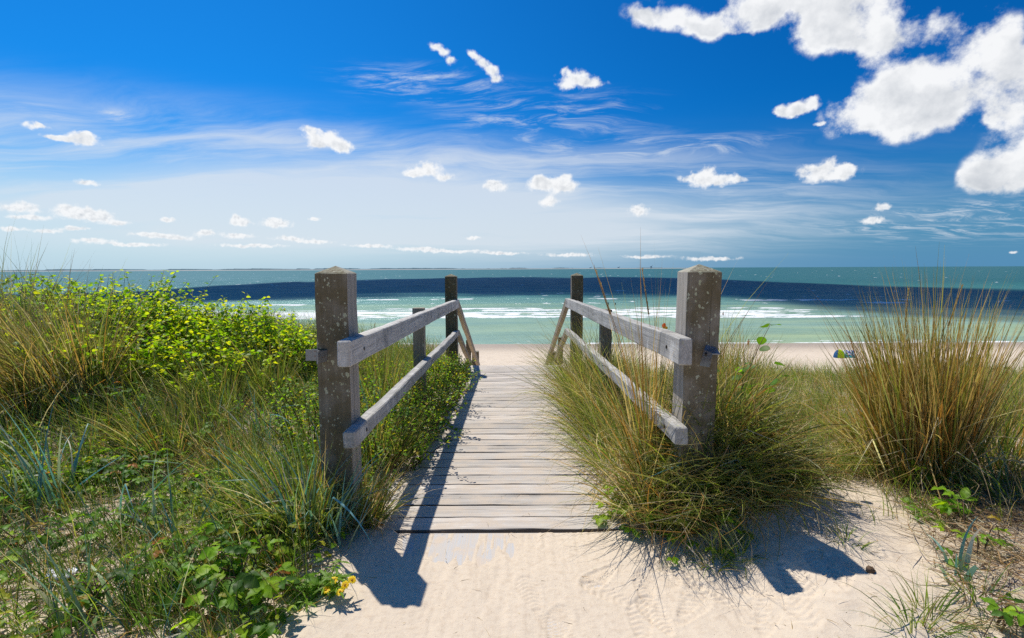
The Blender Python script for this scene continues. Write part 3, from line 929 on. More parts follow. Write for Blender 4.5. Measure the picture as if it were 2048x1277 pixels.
# railings --------------------------------------------------------------------
def railing(sgn, label):
    L = sgn < 0
    y_post = 2.35 if L else 2.26
    xi, xo_ = 0.763, 0.913
    base = (sgn * 0.838, y_post + .075, float(walk_z(2.4)))
    r = empty('wooden_railing', base, label, 'railing', 'railings along the boardwalk')
    rg = np.random.default_rng(20 if L else 40)

    def add(name, args, mat, parent=r, **kw):
        V, Q, T = beam(*args, **kw)
        return Geo().add(V, Q, T, rg.random(3)).build(name, mat, parent, smooth=False)
    xc = sgn * (xi + xo_) / 2
    eave = at_y(660 if L else 1400, 546 if L else 543, y_post)[2]
    lean = 0.006 if L else 0.012
    zb = -0.25
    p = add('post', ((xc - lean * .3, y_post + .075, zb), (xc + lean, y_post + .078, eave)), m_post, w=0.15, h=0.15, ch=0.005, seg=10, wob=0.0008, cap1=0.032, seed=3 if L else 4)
    yb = 6.62
    xb = sgn * (0.795 if L else 0.845)
    eb = at_y(902, 553, yb)[2] if L else at_y(1152, 551, yb)[2]
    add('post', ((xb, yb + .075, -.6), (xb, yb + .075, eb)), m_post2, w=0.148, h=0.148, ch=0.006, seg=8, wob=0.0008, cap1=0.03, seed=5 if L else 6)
    ym = 4.40
    tm = at_y(850 if L else 1216, 617 if L else 620, ym)[2]
    add('post', ((sgn * 0.815, ym + .05, -.5), (sgn * 0.815, ym + .05, tm)), m_mid, w=0.095, h=0.095, ch=0.003, seg=8, wob=0.0008, seed=7)
    # upper and lower rail: centre line from the photographed top inner edges
    xm = sgn * 0.7345; w = 0.057
    if L:
        a = at_y(703, 683, 2.20); b = at_y(923, 599, 6.79); a2 = at_y(710, 865, 2.24); b2 = at_y(923, 659.5, 6.79)
    else:
        a = at_y(1349, 677, 2.14); b = at_y(1133, 597, 6.79); a2 = at_y(1346, 856, 2.16); b2 = at_y(1134, 657, 6.79)
    hu, hl = 0.115, 0.078
    ou = add('upper_rail', ((xm, a[1], a[2] - hu / 2), (xm, b[1], b[2] - hu / 2)), m_rail, w=w, h=hu, ch=0.005, seg=26, wob=0.0012, seed=9 if L else 10)
    ol = add('lower_rail', ((xm, a2[1], a2[2] - hl / 2), (xm, b2[1], b2[2] - hl / 2)), m_rail, w=w, h=hl, ch=0.006, seg=26, wob=0.0015, seed=11 if L else 12)
    # sloping stair rails
    sl = SLOPE
    for nm, top, hh, ln in (('stair_rail', b[2], 0.105, 6.0), ('stair_rail', b2[2], 0.075, 6.0)):
        y0 = 6.80
        add(nm, ((xm, y0, top - hh / 2 - .006), (xm, y0 + ln, top - hh / 2 - .006 - sl * ln)), m_stair, w=0.055, h=hh * math.cos(math.atan(sl)) + .01, ch=0.004, seg=12, wob=0.0012, seed=13)
    for nm, yy, u, v, wd, uo in (('stair_post', 9.7, 937, 680, 0.09, 0) if L else ('stair_post', 9.6, 1121, 675, 0.09, 0), ('stair_post', 11.4, 951, 703, 0.15, 0) if L else ('stair_post', 11.4, 1106, 704, 0.15, 0)):
        tz = at_y(u, v, yy)
        xx = sgn * (0.763 + wd / 2) if nm == 'x' else tz[0]
        add(nm, ((xx, yy, tz[2] - 2.6), (xx, yy, tz[2])), m_post2, w=wd, h=wd, ch=0.004, seg=6, wob=0.0008, seed=14)
    # bolts through the rails
    for rail_o, z_of in ((ou, lambda yy: a[2] + (b[2] - a[2]) * (yy - a[1]) / (b[1] - a[1]) - hu * .52), (ol, lambda yy: a2[2] + (b2[2] - a2[2]) * (yy - a2[1]) / (b2[1] - a2[1]) - hl * .5)):
        for yy in (y_post + .06, ym + .05, yb + .07):
            V, Q, T = tube([(sgn * 0.712, yy, z_of(yy)), (sgn * 0.7035, yy, z_of(yy))], 0.0105, 0.009, 10)
            Geo().add(V, Q, T).build('bolt', m_bolt, rail_o)
    return r, eave


rl, eL = railing(-1, 'weathered grey wooden railing beside the leafy shrubs, with a flat metal bracket')
rr, eR = railing(1, 'weathered grey wooden railing beside the tall dry grass, with sunlit inner faces')

# gate hardware on the two front posts
g = Geo()
q = [at_y(*p) for p in ((611, 700, 2.352), (636, 699, 2.343), (636.5, 722, 2.343), (611.5, 722, 2.352))]
g.add(*plate([q[0], q[3], q[2], q[1]], 0.005))
q = [at_y(*p) for p in ((634.5, 703, 2.30), (655.5, 700.5, 2.348), (654.5, 723, 2.348), (634.5, 729, 2.30))]
g.add(*plate([q[0], q[3], q[2], q[1]], 0.005))
q = [at_y(*p) for p in ((634.5, 703, 2.30), (637, 701, 2.343), (637, 724, 2.343), (634.5, 729, 2.30))]
g.add(*plate([q[0], q[1], q[2], q[3]], 0.004))
g.build('metal_bracket', m_steel, rl, smooth=False)
g = Geo()
q = [at_y(*p) for p in ((1408, 700, 2.235), (1425, 707, 2.20), (1418.5, 735, 2.205), (1399, 731.5, 2.24))]
g.add(*plate([q[0], q[3], q[2], q[1]], 0.005))
q2 = [at_y(*p) for p in ((1408, 701, 2.235), (1412, 690, 2.262), (1432, 695, 2.262), (1440.5, 708, 2.205), (1425, 707.5, 2.20))]
P5 = np.array(q2); n5 = len(P5)
g.add(np.vstack([P5, P5 - np.array((0, 0, .005))]), [(0, 1, 2, 3), (5, 8, 7, 6)] + [(k, n5 + k, n5 + (k + 1) % n5, (k + 1) % n5) for k in range(n5)], [(0, 3, 4), (5, 9, 8)])
mb = g.build('metal_bracket', m_steel, rr, smooth=False)
hc = at_y(1413.5, 709, 2.224)
V, Q, T = tube([hc + np.array((0, .004, 0)), hc + np.array((-.001, -.003, 0))], 0.0085, 0.0085, 12)
Geo().add(V, Q, T).build('hole', m_bolt, mb)

# ------------------------------------------------------------------ on the beach and in the water
m_groyne, t, out = material('tarred_pile')
principled(t, out, t.mix(t.noise(objco(t), 6, 4, 0.6), (0.012, 0.011, 0.010), (0.04, 0.035, 0.03)), 0.7, 0.3)
for (u, v0, v1, lab) in ((1216.5, 605.2, 611.0, 'dark wooden pile standing in the sea, the taller one nearer the left'), (1230.8, 606.2, 611.0, 'dark wooden pile standing in the sea, the shorter one nearer the grass')):
    yy = 223.0
    b = at_y(u, v1, yy); tp = at_y(u, v0, yy)
    V, Q, T = tube([(b[0], yy, SEA_Z - 1), (b[0], yy, (SEA_Z + tp[2]) / 2), (b[0] + .02, yy, tp[2])], 0.21, 0.19, 9)
    tag(Geo().add(V, Q, T).build('groyne_pile', m_groyne, base=(b[0], yy, SEA_Z - 1)), lab, 'pile', 'groyne piles in the shallows')


def simple(name, c, rough=0.75):
    m, t, out = material(name)
    n = t.noise(objco(t), 9, 3, 0.6)
    principled(t, out, t.mix(n, tuple(a * .8 for a in c), tuple(min(1, a * 1.15) for a in c)), rough, 0.25)
    return m


m_skin = simple('skin', (0.50, 0.27, 0.18)); m_hair = simple('dark_hair', (0.03, 0.02, 0.015)); m_hair2 = simple('ginger_hair', (0.30, 0.13, 0.05))


def beach_z(x, y): return float(terrain(np.array([x]), np.array([y]))[0])


def skin_mesh(name, joints, edges, mat, parent, root=0, sub=2):
    o_ = ORG[parent.name]
    me = bpy.data.meshes.new(name)
    me.from_pydata([tuple(np.array(p[:3]) - o_) for p in joints], edges, [])
    o = bpy.data.objects.new(name, me); COL.objects.link(o); o.parent = parent
    md = o.modifiers.new('skin', 'SKIN')
    for i, p in enumerate(joints):
        sv = me.skin_vertices[0].data[i]
        sv.radius = (p[3], p[4] if len(p) > 4 else p[3])
        sv.use_root = (i == root)
    ss = o.modifiers.new('smooth', 'SUBSURF'); ss.levels = sub; ss.render_levels = sub
    me.materials.append(mat)
    ORG[o.name] = o_
    return o


def person(loc, h, facing, label, pose='stand', top=None, bottom=None, hair=None, group='people on the beach', seed=0):
    """loc = ground under the pelvis (standing) or the seat; facing = yaw, 0 looks along +y"""
    loc = np.array(loc, float)
    root = empty('person', loc, label, 'person', group)
    k = h / 1.75
    cf, sf = math.cos(facing), math.sin(facing)

    def P(x, y, z, r, r2=None):
        x *= k; y *= k; z *= k
        q = (loc[0] + x * cf - y * sf, loc[1] + x * sf + y * cf, loc[2] + z, r * k)
        return q + ((r2 * k,) if r2 else ())
    if pose == 'stand':
        J = [P(0, 0, .93, .13, .10), P(0, 0, 1.12, .115, .09), P(0, 0, 1.36, .14, .095), P(0, 0, 1.47, .06), P(0, .02, 1.56, .055), P(0, .03, 1.64, .085), P(0, .02, 1.73, .06)]
        E = [(0, 1), (1, 2), (2, 3), (3, 4), (4, 5), (5, 6)]
        for s in (-1, 1):
            n = len(J)
            J += [P(s * .19, 0, 1.41, .05), P(s * .25, -.02, 1.14, .040), P(s * .25, .06, .90, .030), P(s * .25, .09, .80, .034),
                  P(s * .10, 0, .86, .085), P(s * .115, .02 * s, .48, .055), P(s * .12, .03 * s - .02, .10, .038), P(s * .125, .10 + .03 * s, .04, .035)]
            E += [(2, n), (n, n + 1), (n + 1, n + 2), (n + 2, n + 3), (0, n + 4), (n + 4, n + 5), (n + 5, n + 6), (n + 6, n + 7)]
        hz = 1.655; hp = (0, .02)
    else:
        J = [P(0, 0, .14, .14, .11), P(0, -.05, .33, .12, .09), P(0, -.08, .56, .145, .095), P(0, -.07, .67, .06), P(0, -.05, .76, .055), P(0, -.02, .84, .085), P(0, -.02, .93, .06)]
        E = [(0, 1), (1, 2), (2, 3), (3, 4), (4, 5), (5, 6)]
        for s in (-1, 1):
            n = len(J)
            J += [P(s * .19, -.08, .61, .05), P(s * .27, -.17, .36, .04), P(s * .25, -.12, .12, .03), P(s * .25, -.04, .04, .034),
                  P(s * .11, .06, .13, .085), P(s * .15, .48, .34, .055), P(s * .15, .82, .10, .038), P(s * .16, .93, .06, .034)]
            E += [(2, n), (n, n + 1), (n + 1, n + 2), (n + 2, n + 3), (0, n + 4), (n + 4, n + 5), (n + 5, n + 6), (n + 6, n + 7)]
        hz = .86; hp = (0, -.04)
    skin_mesh('body', J, E, m_skin, root)
    if hair:
        q = P(hp[0], hp[1] - .02, hz + .035, 1)
        V, Q, T = ellipsoid(q[:3], (.098 * k, .105 * k, .10 * k))
        Geo().add(V, Q, T).build('hair', hair, root)
    if top:
        if pose == 'stand':
            JJ = [P(0, 0, .95, .15, .115), P(0, 0, 1.15, .135, .105), P(0, 0, 1.37, .155, .11), P(-.2, 0, 1.40, .07), P(.2, 0, 1.40, .07), P(-.235, -.01, 1.24, .055), P(.235, -.01, 1.24, .055)]
        else:
            JJ = [P(0, -.01, .17, .155, .125), P(0, -.05, .34, .14, .105), P(0, -.08, .57, .16, .11), P(-.2, -.08, .60, .07), P(.2, -.08, .60, .07), P(-.25, -.14, .44, .055), P(.25, -.14, .44, .055)]
        skin_mesh('shirt', JJ, [(0, 1), (1, 2), (2, 3), (2, 4), (3, 5), (4, 6)], top, root)
    if bottom:
        if pose == 'stand':
            JJ = [P(0, 0, .93, .15, .115), P(-.10, 0, .84, .10), P(.10, 0, .84, .10), P(-.11, 0, .58, .085), P(.11, 0, .58, .085)]
        else:
            JJ = [P(0, 0, .15, .155, .125), P(-.11, .08, .15, .10), P(.11, .08, .15, .10), P(-.15, .46, .345, .072), P(.15, .46, .345, .072), P(-.15, .76, .14, .052), P(.15, .76, .14, .052)]
        ee = [(0, 1), (0, 2), (1, 3), (2, 4)] + ([(3, 5), (4, 6)] if pose != 'stand' else [])
        skin_mesh('trousers', JJ, ee, bottom, root)
    return root


m_red = simple('red_cloth', (0.55, 0.06, 0.03)); m_navy = simple('navy_cloth', (0.02, 0.03, 0.07)); m_grey = simple('pale_grey_cloth', (0.42, 0.45, 0.52))
m_black = simple('black_cloth', (0.02, 0.02, 0.025)); m_yel = simple('yellow_cloth', (0.6, 0.42, 0.03)); m_teal = simple('teal_cloth', (0.03, 0.36, 0.38)); m_whitec = simple('white_cloth', (0.75, 0.76, 0.78))
b = at_y(1446, 633.5, 168)
person((b[0], 168, SEA_Z - .25), 1.72, 2.6, 'bather in dark swimming trunks standing in the white surf', bottom=m_navy, hair=m_hair)
p = at_y(1496.5, 695, 100); person((p[0], 100, beach_z(p[0], 100)), 1.70, 1.9, 'bare shouldered person in red standing on the sand behind the grass by the post', top=m_red, bottom=m_red, hair=m_hair)
p = at_y(1759.5, 698, 97); person((p[0], 97, beach_z(p[0], 97)), 1.65, 0.6, 'dark haired person in black and yellow at the waterline behind tall grass', top=m_black, bottom=m_yel, hair=m_hair)
p = at_y(1783, 702, 93); person((p[0], 93, beach_z(p[0], 93)), 1.1, -.4, 'child in a red top on the sand behind the tall grass', top=m_red, bottom=m_red, hair=m_hair2)
p = at_y(1953, 719, 83); person((p[0], 83, beach_z(p[0], 83)), 1.75, -1.0, 'ginger haired person in a grey top sitting on the open beach', pose='sit', top=m_grey, bottom=m_navy, hair=m_hair2)

# beach shelter: a pop-up dome with a lime panel, and a patterned windbreak beside it
def fabric(name, c):
    m, t, out = material(name)
    d_ = t.n('ShaderNodeBsdfDiffuse'); d_.inputs['Color'].default_value = (*c, 1)
    tr = t.n('ShaderNodeBsdfTranslucent'); tr.inputs['Color'].default_value = (*c, 1)
    mx = t.n('ShaderNodeMixShader'); mx.inputs[0].default_value = 0.55
    t.nt.links.new(d_.outputs[0], mx.inputs[1]); t.nt.links.new(tr.outputs[0], mx.inputs[2]); t.nt.links.new(mx.outputs[0], out.inputs['Surface'])
    return m


m_lime = fabric('lime_fabric', (0.66, 0.88, 0.03)); m_blue = fabric('blue_fabric', (0.06, 0.18, 0.42))
m_pat, t, out = material('patterned_fabric')
vo = t.n('ShaderNodeTexVoronoi'); t.put(vo.inputs['Vector'], objco(t)); vo.inputs['Scale'].default_value = 4.0
vc = t.sep(vo.outputs['Color'])
c = t.mix(t.m('GREATER_THAN', vc[0], 0.55), (0.88, 0.90, 0.93), (0.05, 0.13, 0.60))
c = t.mix(t.m('GREATER_THAN', vc[1], 0.80), c, (0.04, 0.58, 0.52))
d_ = t.n('ShaderNodeBsdfDiffuse'); t.put(d_.inputs['Color'], c)
tr = t.n('ShaderNodeBsdfTranslucent'); t.put(tr.inputs['Color'], c)
mx = t.n('ShaderNodeMixShader'); mx.inputs[0].default_value = 0.5
t.nt.links.new(d_.outputs[0], mx.inputs[1]); t.nt.links.new(tr.outputs[0], mx.inputs[2]); t.nt.links.new(mx.outputs[0], out.inputs['Surface'])
p = at_y(1678, 713, 86); bx, by = p[0], 86.0; bz = beach_z(bx, by)
tent = empty('beach_tent', (bx, by, bz), 'rounded blue and lime green beach shelter on the sand', 'beach tent')


def shell(c, r, a0, a1, nu=10, nv=8):
    V = []
    for i in range(nu + 1):
        a = a0 + (a1 - a0) * i / nu
        for j in range(nv + 1):
            e = math.pi / 2 * j / nv
            V.append((c[0] + r[0] * math.cos(a) * math.cos(e), c[1] + r[1] * math.sin(a) * math.cos(e), c[2] + r[2] * math.sin(e)))
    V = np.array(V); n = len(V)
    Q = [(i * (nv + 1) + j, (i + 1) * (nv + 1) + j, (i + 1) * (nv + 1) + j + 1, i * (nv + 1) + j + 1) for i in range(nu) for j in range(nv)]
    return V, np.array(Q), None      # one sheet of thin cloth


Geo().add(*shell((bx, by, bz), (.80, .75, 1.42), math.pi * 1.15, math.pi * 2.05)).build('front_panel', m_lime, tent)
Geo().add(*shell((bx, by, bz), (.86, .80, 1.38), math.pi * .55, math.pi * 1.25)).build('back_panel', m_blue, tent)
wx = at_y(1698, 713, 86)[0]
ws = empty('windbreak', (wx, by, bz), 'low blue and white patterned windbreak beside the lime shelter', 'windbreak')
V = []
n = 15
for i in range(n):
    a = i / (n - 1); xx = wx - 1.0 + 2.1 * a; yy = by + .25 * math.sin(a * 9)
    hh = 1.30 - .45 * abs(a - .45) - .1 * math.sin(a * 20)
    for (dy, z) in ((0, .22), (0.05, hh), (.09, hh - .01), (.05, .22)): V.append((xx, yy + dy, bz + z))
Q = [(i * 4 + k, (i + 1) * 4 + k, (i + 1) * 4 + (k + 1) % 4, i * 4 + (k + 1) % 4) for i in range(n - 1) for k in range(4)]
Geo().add(V, Q).build('patterned_sheet', m_pat, ws)
g = Geo(); V = []
for i in range(n):
    a = i / (n - 1); xx = wx - 1.05 + 2.2 * a; yy = by - .15 + .2 * math.sin(a * 7)
    for (dy, z) in ((-.3, .0), (-.2, .30 + .08 * math.sin(a * 15)), (.1, .36), (.2, 0)): V.append((xx, yy + dy, bz + z))
g.add(V, Q); g.build('skirt', m_teal, ws)
for dx in (-.95, -.3, .4, 1.0):
    V, Q, T = tube([(wx + dx, by + .12, bz - .1), (wx + dx, by + .12, bz + 1.28 - .35 * abs(dx))], .02, .02, 6)
    Geo().add(V, Q, T).build('pole', m_whitec, ws)


def bundle(u, v, yy, r, mat, mat2, name, label, cat):
    p = at_y(u, v, yy); z = beach_z(p[0], yy)
    o = empty(name, (p[0], yy, z), label, cat)
    V, Q, T = ellipsoid((p[0], yy, z + r[2] * .8), r, 12, 8, .06, int(u)); Geo().add(V, Q, T).build('body', mat, o)
    V, Q, T = ellipsoid((p[0] + r[0] * .25, yy - .05, z + r[2] * 1.55), (r[0] * .5, r[1] * .6, r[2] * .4), 10, 7, .06, 3); Geo().add(V, Q, T).build('flap', mat2, o)
    a = np.linspace(0, math.pi, 7)
    V, Q, T = tube(np.stack([p[0] - r[0] * .5 * np.cos(a), 0 * a + yy - r[1] * .6, z + r[2] * 1.3 + .16 * np.sin(a)], 1), .02, .02, 5); Geo().add(V, Q, T).build('handle', m_black, o)


bundle(1994, 747, 74, (.40, .28, .17), m_teal, m_navy, 'beach_bag', 'teal bundle lying on the beach, left of the pair', 'bag')
bundle(2012, 747, 74, (.36, .28, .20), m_black, m_whitec, 'beach_bag', 'black and white bundle lying on the beach, right of the pair', 'bag')
# ------------------------------------------------------------------ plants
def leaf_material(name, trans=0.45, rough=0.5, spec=0.35, veins=0.0, boost=(1.15, 1.25, 0.55)):
    m, t, out = material(name)
    c = t.attr('Col')
    n = t.noise(objco(t), 45, 3, 0.6)
    c = t.mix(1.0, c, t.mix(n, (0.78, 0.78, 0.75), (1.2, 1.2, 1.2)), 'MULTIPLY')
    p = t.n('ShaderNodeBsdfPrincipled')
    t.put(p.inputs['Base Color'], c); p.inputs['Roughness'].default_value = rough; p.inputs['Specular IOR Level'].default_value = spec
    tr = t.n('ShaderNodeBsdfTranslucent')
    t.put(tr.inputs['Color'], t.mix(1.0, c, boost, 'MULTIPLY'))
    mx = t.n('ShaderNodeMixShader'); mx.inputs[0].default_value = trans
    t.nt.links.new(p.outputs[0], mx.inputs[1]); t.nt.links.new(tr.outputs[0], mx.inputs[2])
    t.nt.links.new(mx.outputs[0], out.inputs['Surface'])
    return m


m_grass = leaf_material('grass_blade', 0.48, 0.45, 0.40, boost=(1.35, 1.35, 0.8))
m_lyme = leaf_material('lyme_grass_blade', 0.30, 0.45, 0.45, boost=(1.0, 1.25, 0.8))
m_leaf = leaf_material('green_leaf', 0.52, 0.48, 0.28, boost=(1.6, 1.65, 0.35))
m_straw = leaf_material('dry_straw', 0.20, 0.7, 0.2, boost=(1, 1, 0.9))
m_twig = simple('brown_twig', (0.12, 0.075, 0.045))
m_petal = leaf_material('yellow_petal', 0.4, 0.5, 0.3, boost=(1.2, 1.1, .3))

TAN = np.array([(.46, .29, .085), (.50, .36, .14), (.58, .46, .24), (.38, .19, .045)])
STRAW = np.array([(.64, .55, .36), (.54, .44, .26), (.42, .29, .14), (.70, .62, .46)])
OLIVE = np.array([(.22, .29, .045), (.15, .24, .035), (.32, .35, .07), (.08, .15, .025)])
GREEN = np.array([(.19, .31, .03), (.30, .40, .045), (.11, .21, .025)])
LYME = np.array([(.13, .30, .29), (.18, .33, .28), (.11, .25, .26), (.22, .34, .20)])
DARKG = np.array([(.05, .11, .018), (.09, .18, .025), (.12, .19, .03), (.15, .14, .04)])


def pick(rg, n, *pal):
    """colours for n blades out of (palette, share) pairs"""
    out = np.zeros((n, 3)); sh = np.array([p[1] for p in pal], float); sh /= sh.sum()
    w = rg.choice(len(pal), n, p=sh)
    for i, (P, _) in enumerate(pal):
        m = w == i
        out[m] = P[rg.integers(0, len(P), m.sum())]
    return out * rg.uniform(0.65, 1.25, (n, 1)) * rg.uniform(0.93, 1.07, (n, 3))


def blades(rg, root, L, W, az, th0, th1, col, seg=5, roll=None, power=1.4, tipcol=None, kink=None, drift=0.25):
    """thin tapering ribbons; th = lean from the vertical at the root and at the tip"""
    n = len(root)
    L = np.broadcast_to(L, n).astype(float); W = np.broadcast_to(W, n).astype(float)
    t = np.linspace(0, 1, seg + 1)
    tm = (t[1:] + t[:-1]) / 2
    th = th0[:, None] + (th1 - th0)[:, None] * tm[None, :] ** power
    if kink is not None:
        kk, kt = kink
        th = th + np.where(tm[None, :] > kt[:, None], kk[:, None], 0)
    th = np.minimum(th, 2.9)
    dl = L[:, None] / seg
    hx = np.concatenate([np.zeros((n, 1)), np.cumsum(np.sin(th) * dl, 1)], 1)
    hz = np.concatenate([np.zeros((n, 1)), np.cumsum(np.cos(th) * dl, 1)], 1)
    az2 = az[:, None] + (rg.normal(0, drift, n))[:, None] * t[None, :]
    ca, sa = np.cos(az2), np.sin(az2)
    P = root[:, None, :] + np.stack([hx * ca, hx * sa, hz], 2)
    thn = np.concatenate([th[:, :1], th], 1)
    nrm = np.stack([np.cos(thn) * ca, np.cos(thn) * sa, -np.sin(thn)], 2)
    perp = np.stack([-sa, ca, 0 * ca], 2)
    roll = rg.uniform(-1.3, 1.3, n) if roll is None else roll
    rl = roll[:, None] + (rg.normal(0, 0.5, n))[:, None] * t
    sd = np.cos(rl)[:, :, None] * perp + np.sin(rl)[:, :, None] * nrm
    w = W[:, None] * 0.5 * (1 - t[None, :] ** 2.2 * 0.93) * (0.75 + 0.25 * np.sin(np.pi * np.minimum(t * 1.6, 1)))[None, :]
    A = P - sd * w[:, :, None]; B = P + sd * w[:, :, None]
    V = np.stack([A, B], 2).reshape(-1, 3)
    k = (np.arange(n) * (seg + 1) * 2)[:, None] + (np.arange(seg) * 2)[None, :]
    Q = np.stack([k, k + 1, k + 3, k + 2], 2).reshape(-1, 4)
    tc = col if tipcol is None else tipcol
    C = col[:, None, :] * (1 - t)[None, :, None] + tc[:, None, :] * t[None, :, None]
    C = np.repeat(C, 2, axis=1).reshape(-1, 3)
    return V, Q, None, C


def on_ground(xy):
    return np.concatenate([xy, terrain(xy[:, 0], xy[:, 1])[:, None]], 1)


def tussock(name, base, h, r, n, pal, label, wind=(-0.35, 0.0), spread=0.55, droop=0.5, width=0.0042, dead=0.15, cat='grass tussock', group=None, seed=0, mat=None, squash=1.0, seg=5, tip=0.0, stems=0, hvar=0.22, mess=0.0, jit=.16):  # mess = how tangled
    """one clump of grass: a fan of blades from a small root patch, plus bent dead ones"""
    rg = np.random.default_rng(seed + 1000)
    base = np.array(base, float)
    e = empty(name, base, label, cat, group)
    a = rg.uniform(0, 2 * np.pi, n); q = np.sqrt(rg.random(n))
    xy = base[:2] + np.stack([np.cos(a) * q * r, np.sin(a) * q * r * squash], 1)
    root = on_ground(xy); root[:, 2] -= 0.02
    root[:, 2] = np.where(np.abs(xy[:, 0]) < .66, np.maximum(root[:, 2], base[2] - .03), root[:, 2])
    vx = np.cos(a) * q * spread + rg.normal(0, jit, n) + wind[0]
    vy = np.sin(a) * q * spread + rg.normal(0, jit, n) + wind[1]
    az = np.arctan2(vy, vx) + rg.normal(0, 1, n) * mess; lean = np.hypot(vx, vy)
    L = h * np.clip(rg.normal(1.0, hvar, n), 0.35, 1.35) * (1.08 - 0.25 * q)
    th0 = lean * 0.75; th1 = lean * 1.1 + np.abs(rg.normal(0, droop, n))
    col = pick(rg, n, *pal)
    tipc = col * (1 - tip) + pick(rg, n, (TAN, 1)) * tip
    W = width * rg.uniform(0.55, 1.6, n)
    V, Q, T, C = blades(rg, root, L, W, az, th0, th1, col, seg, tipcol=tipc, drift=.22 + .9 * mess)
    g = Geo().add(V, Q, None, C)
    nd = int(n * dead)
    if nd:
        i = rg.integers(0, n, nd)
        kk = np.abs(rg.normal(1.1, 0.5, nd)); kt = rg.uniform(0.2, 0.7, nd)
        V, Q, T, C = blades(rg, root[i], L[i] * rg.uniform(.5, 1, nd), W[i], az[i] + rg.normal(0, .8, nd), th0[i] + .25, th1[i] + .5, pick(rg, nd, (STRAW, 2), (TAN, 1)), 6, kink=(kk, kt), drift=.3 + mess)
        g.add(V, Q, None, C)
    g.build('blades', mat or m_grass, e)
    for k in range(stems):
        sa = rg.uniform(-0.5, 0.5); L_ = h * rg.uniform(1.0, 1.3)
        rr = base + np.array((rg.normal(0, r * .5), rg.normal(0, r * .5), 0))
        tt = np.linspace(0, 1, 10)
        pts = rr + np.stack([(wind[0] * .5 + sa * .5) * L_ * tt ** 1.5, rg.normal(0, .1) * L_ * tt ** 2, L_ * tt * (1 - .08 * tt)], 1)
        V, Q, T = tube(pts, .0016, .001, 4)
        st = Geo().add(V, Q, T, (.42, .30, .12)).build('flower_stem', m_grass, e)
        seedhead(st, pts[-3], pts[-1], rg)
    return e


def seedhead(parent, p0, p1, rg, n=70, w=0.007, col=(.46, .31, .13)):
    g = Geo()
    t = rg.random(n)
    ax = np.array(p1) - np.array(p0); ax_n = ax / np.linalg.norm(ax)
    root = np.array(p0) + ax * t[:, None]
    a = rg.uniform(0, 2 * np.pi, n)
    V, Q, T, C = blades(rg, root, rg.uniform(.012, .022, n), .0035, a, rg.uniform(.15, .5, n), rg.uniform(.1, .3, n), np.array(col) * rg.uniform(.7, 1.2, (n, 1)), 2)
    g.add(V, Q, None, C)
    V, Q, T = tube([p0, (np.array(p0) + p1) / 2, p1], w * .55, w * .25, 6); g.add(V, Q, T, col)
    return g.build('seed_head', m_grass, parent)


# ---- leaves
def leaf_tpl(prof, rows=7, fold=0.25, curve=0.25, serr=0.0, wave=0.0):
    t = np.linspace(0, 1, rows)
    w = np.array([prof(a) for a in t])
    if serr: w = w * (1 + serr * np.where(np.arange(rows) % 2 == 0, -1, 1))
    V = []
    for i, a in enumerate(t):
        z = -curve * a * a
        wz = wave * math.sin(a * 9)
        yb = a + (0.03 * (i % 2) if serr else 0)
        V += [(-w[i], yb, z + fold * w[i] + wz * w[i]), (0, a, z), (w[i], yb, z + fold * w[i] - wz * w[i])]
    Q = []
    for i in range(rows - 1):
        b = i * 3
        Q += [(b, b + 1, b + 4, b + 3), (b + 1, b + 2, b + 5, b + 4)]
    return np.array(V), np.array(Q), np.tile([0.0, 1.0, 0.0], rows)


HEART = leaf_tpl(lambda a: 0.46 * math.sin(math.pi * min(1, a * 0.86 + 0.14)) ** 0.8 * (1 - 0.35 * a), 6, 0.30, 0.22)
BRAM = leaf_tpl(lambda a: 0.36 * math.sin(math.pi * (0.06 + 0.94 * a)) ** 0.75 * (1.05 - 0.3 * a), 11, 0.30, 0.25, serr=0.10, wave=0.18)
OVAL = leaf_tpl(lambda a: 0.30 * math.sin(math.pi * a) ** 0.7, 5, 0.25, 0.3)
BIGOV = leaf_tpl(lambda a: 0.40 * math.sin(math.pi * (0.03 + 0.97 * a)) ** 0.7, 8, 0.15, 0.18, wave=0.06)
THIN = leaf_tpl(lambda a: 0.09 * math.sin(math.pi * (0.05 + 0.95 * a)) ** 0.6, 5, 0.2, 0.35)


def put_leaves(tpl, pos, dirv, up, size, col, mid=1.15):
    TV, TQ, TM = tpl
    n = len(pos)
    Y = dirv / (np.linalg.norm(dirv, axis=1)[:, None] + 1e-9)
    X = np.cross(Y, up); X /= np.linalg.norm(X, axis=1)[:, None] + 1e-9
    Z = np.cross(X, Y)
    M = np.stack([X, Y, Z], 2) * np.asarray(size).reshape(-1, 1, 1)
    V = np.einsum('nij,kj->nki', M, TV) + pos[:, None, :]
    Q = TQ[None, :, :] + (np.arange(n) * len(TV))[:, None, None]
    C = col[:, None, :] * (1 + (mid - 1) * TM)[None, :, None]
    return V.reshape(-1, 3), Q.reshape(-1, 4), None, C.reshape(-1, 3)


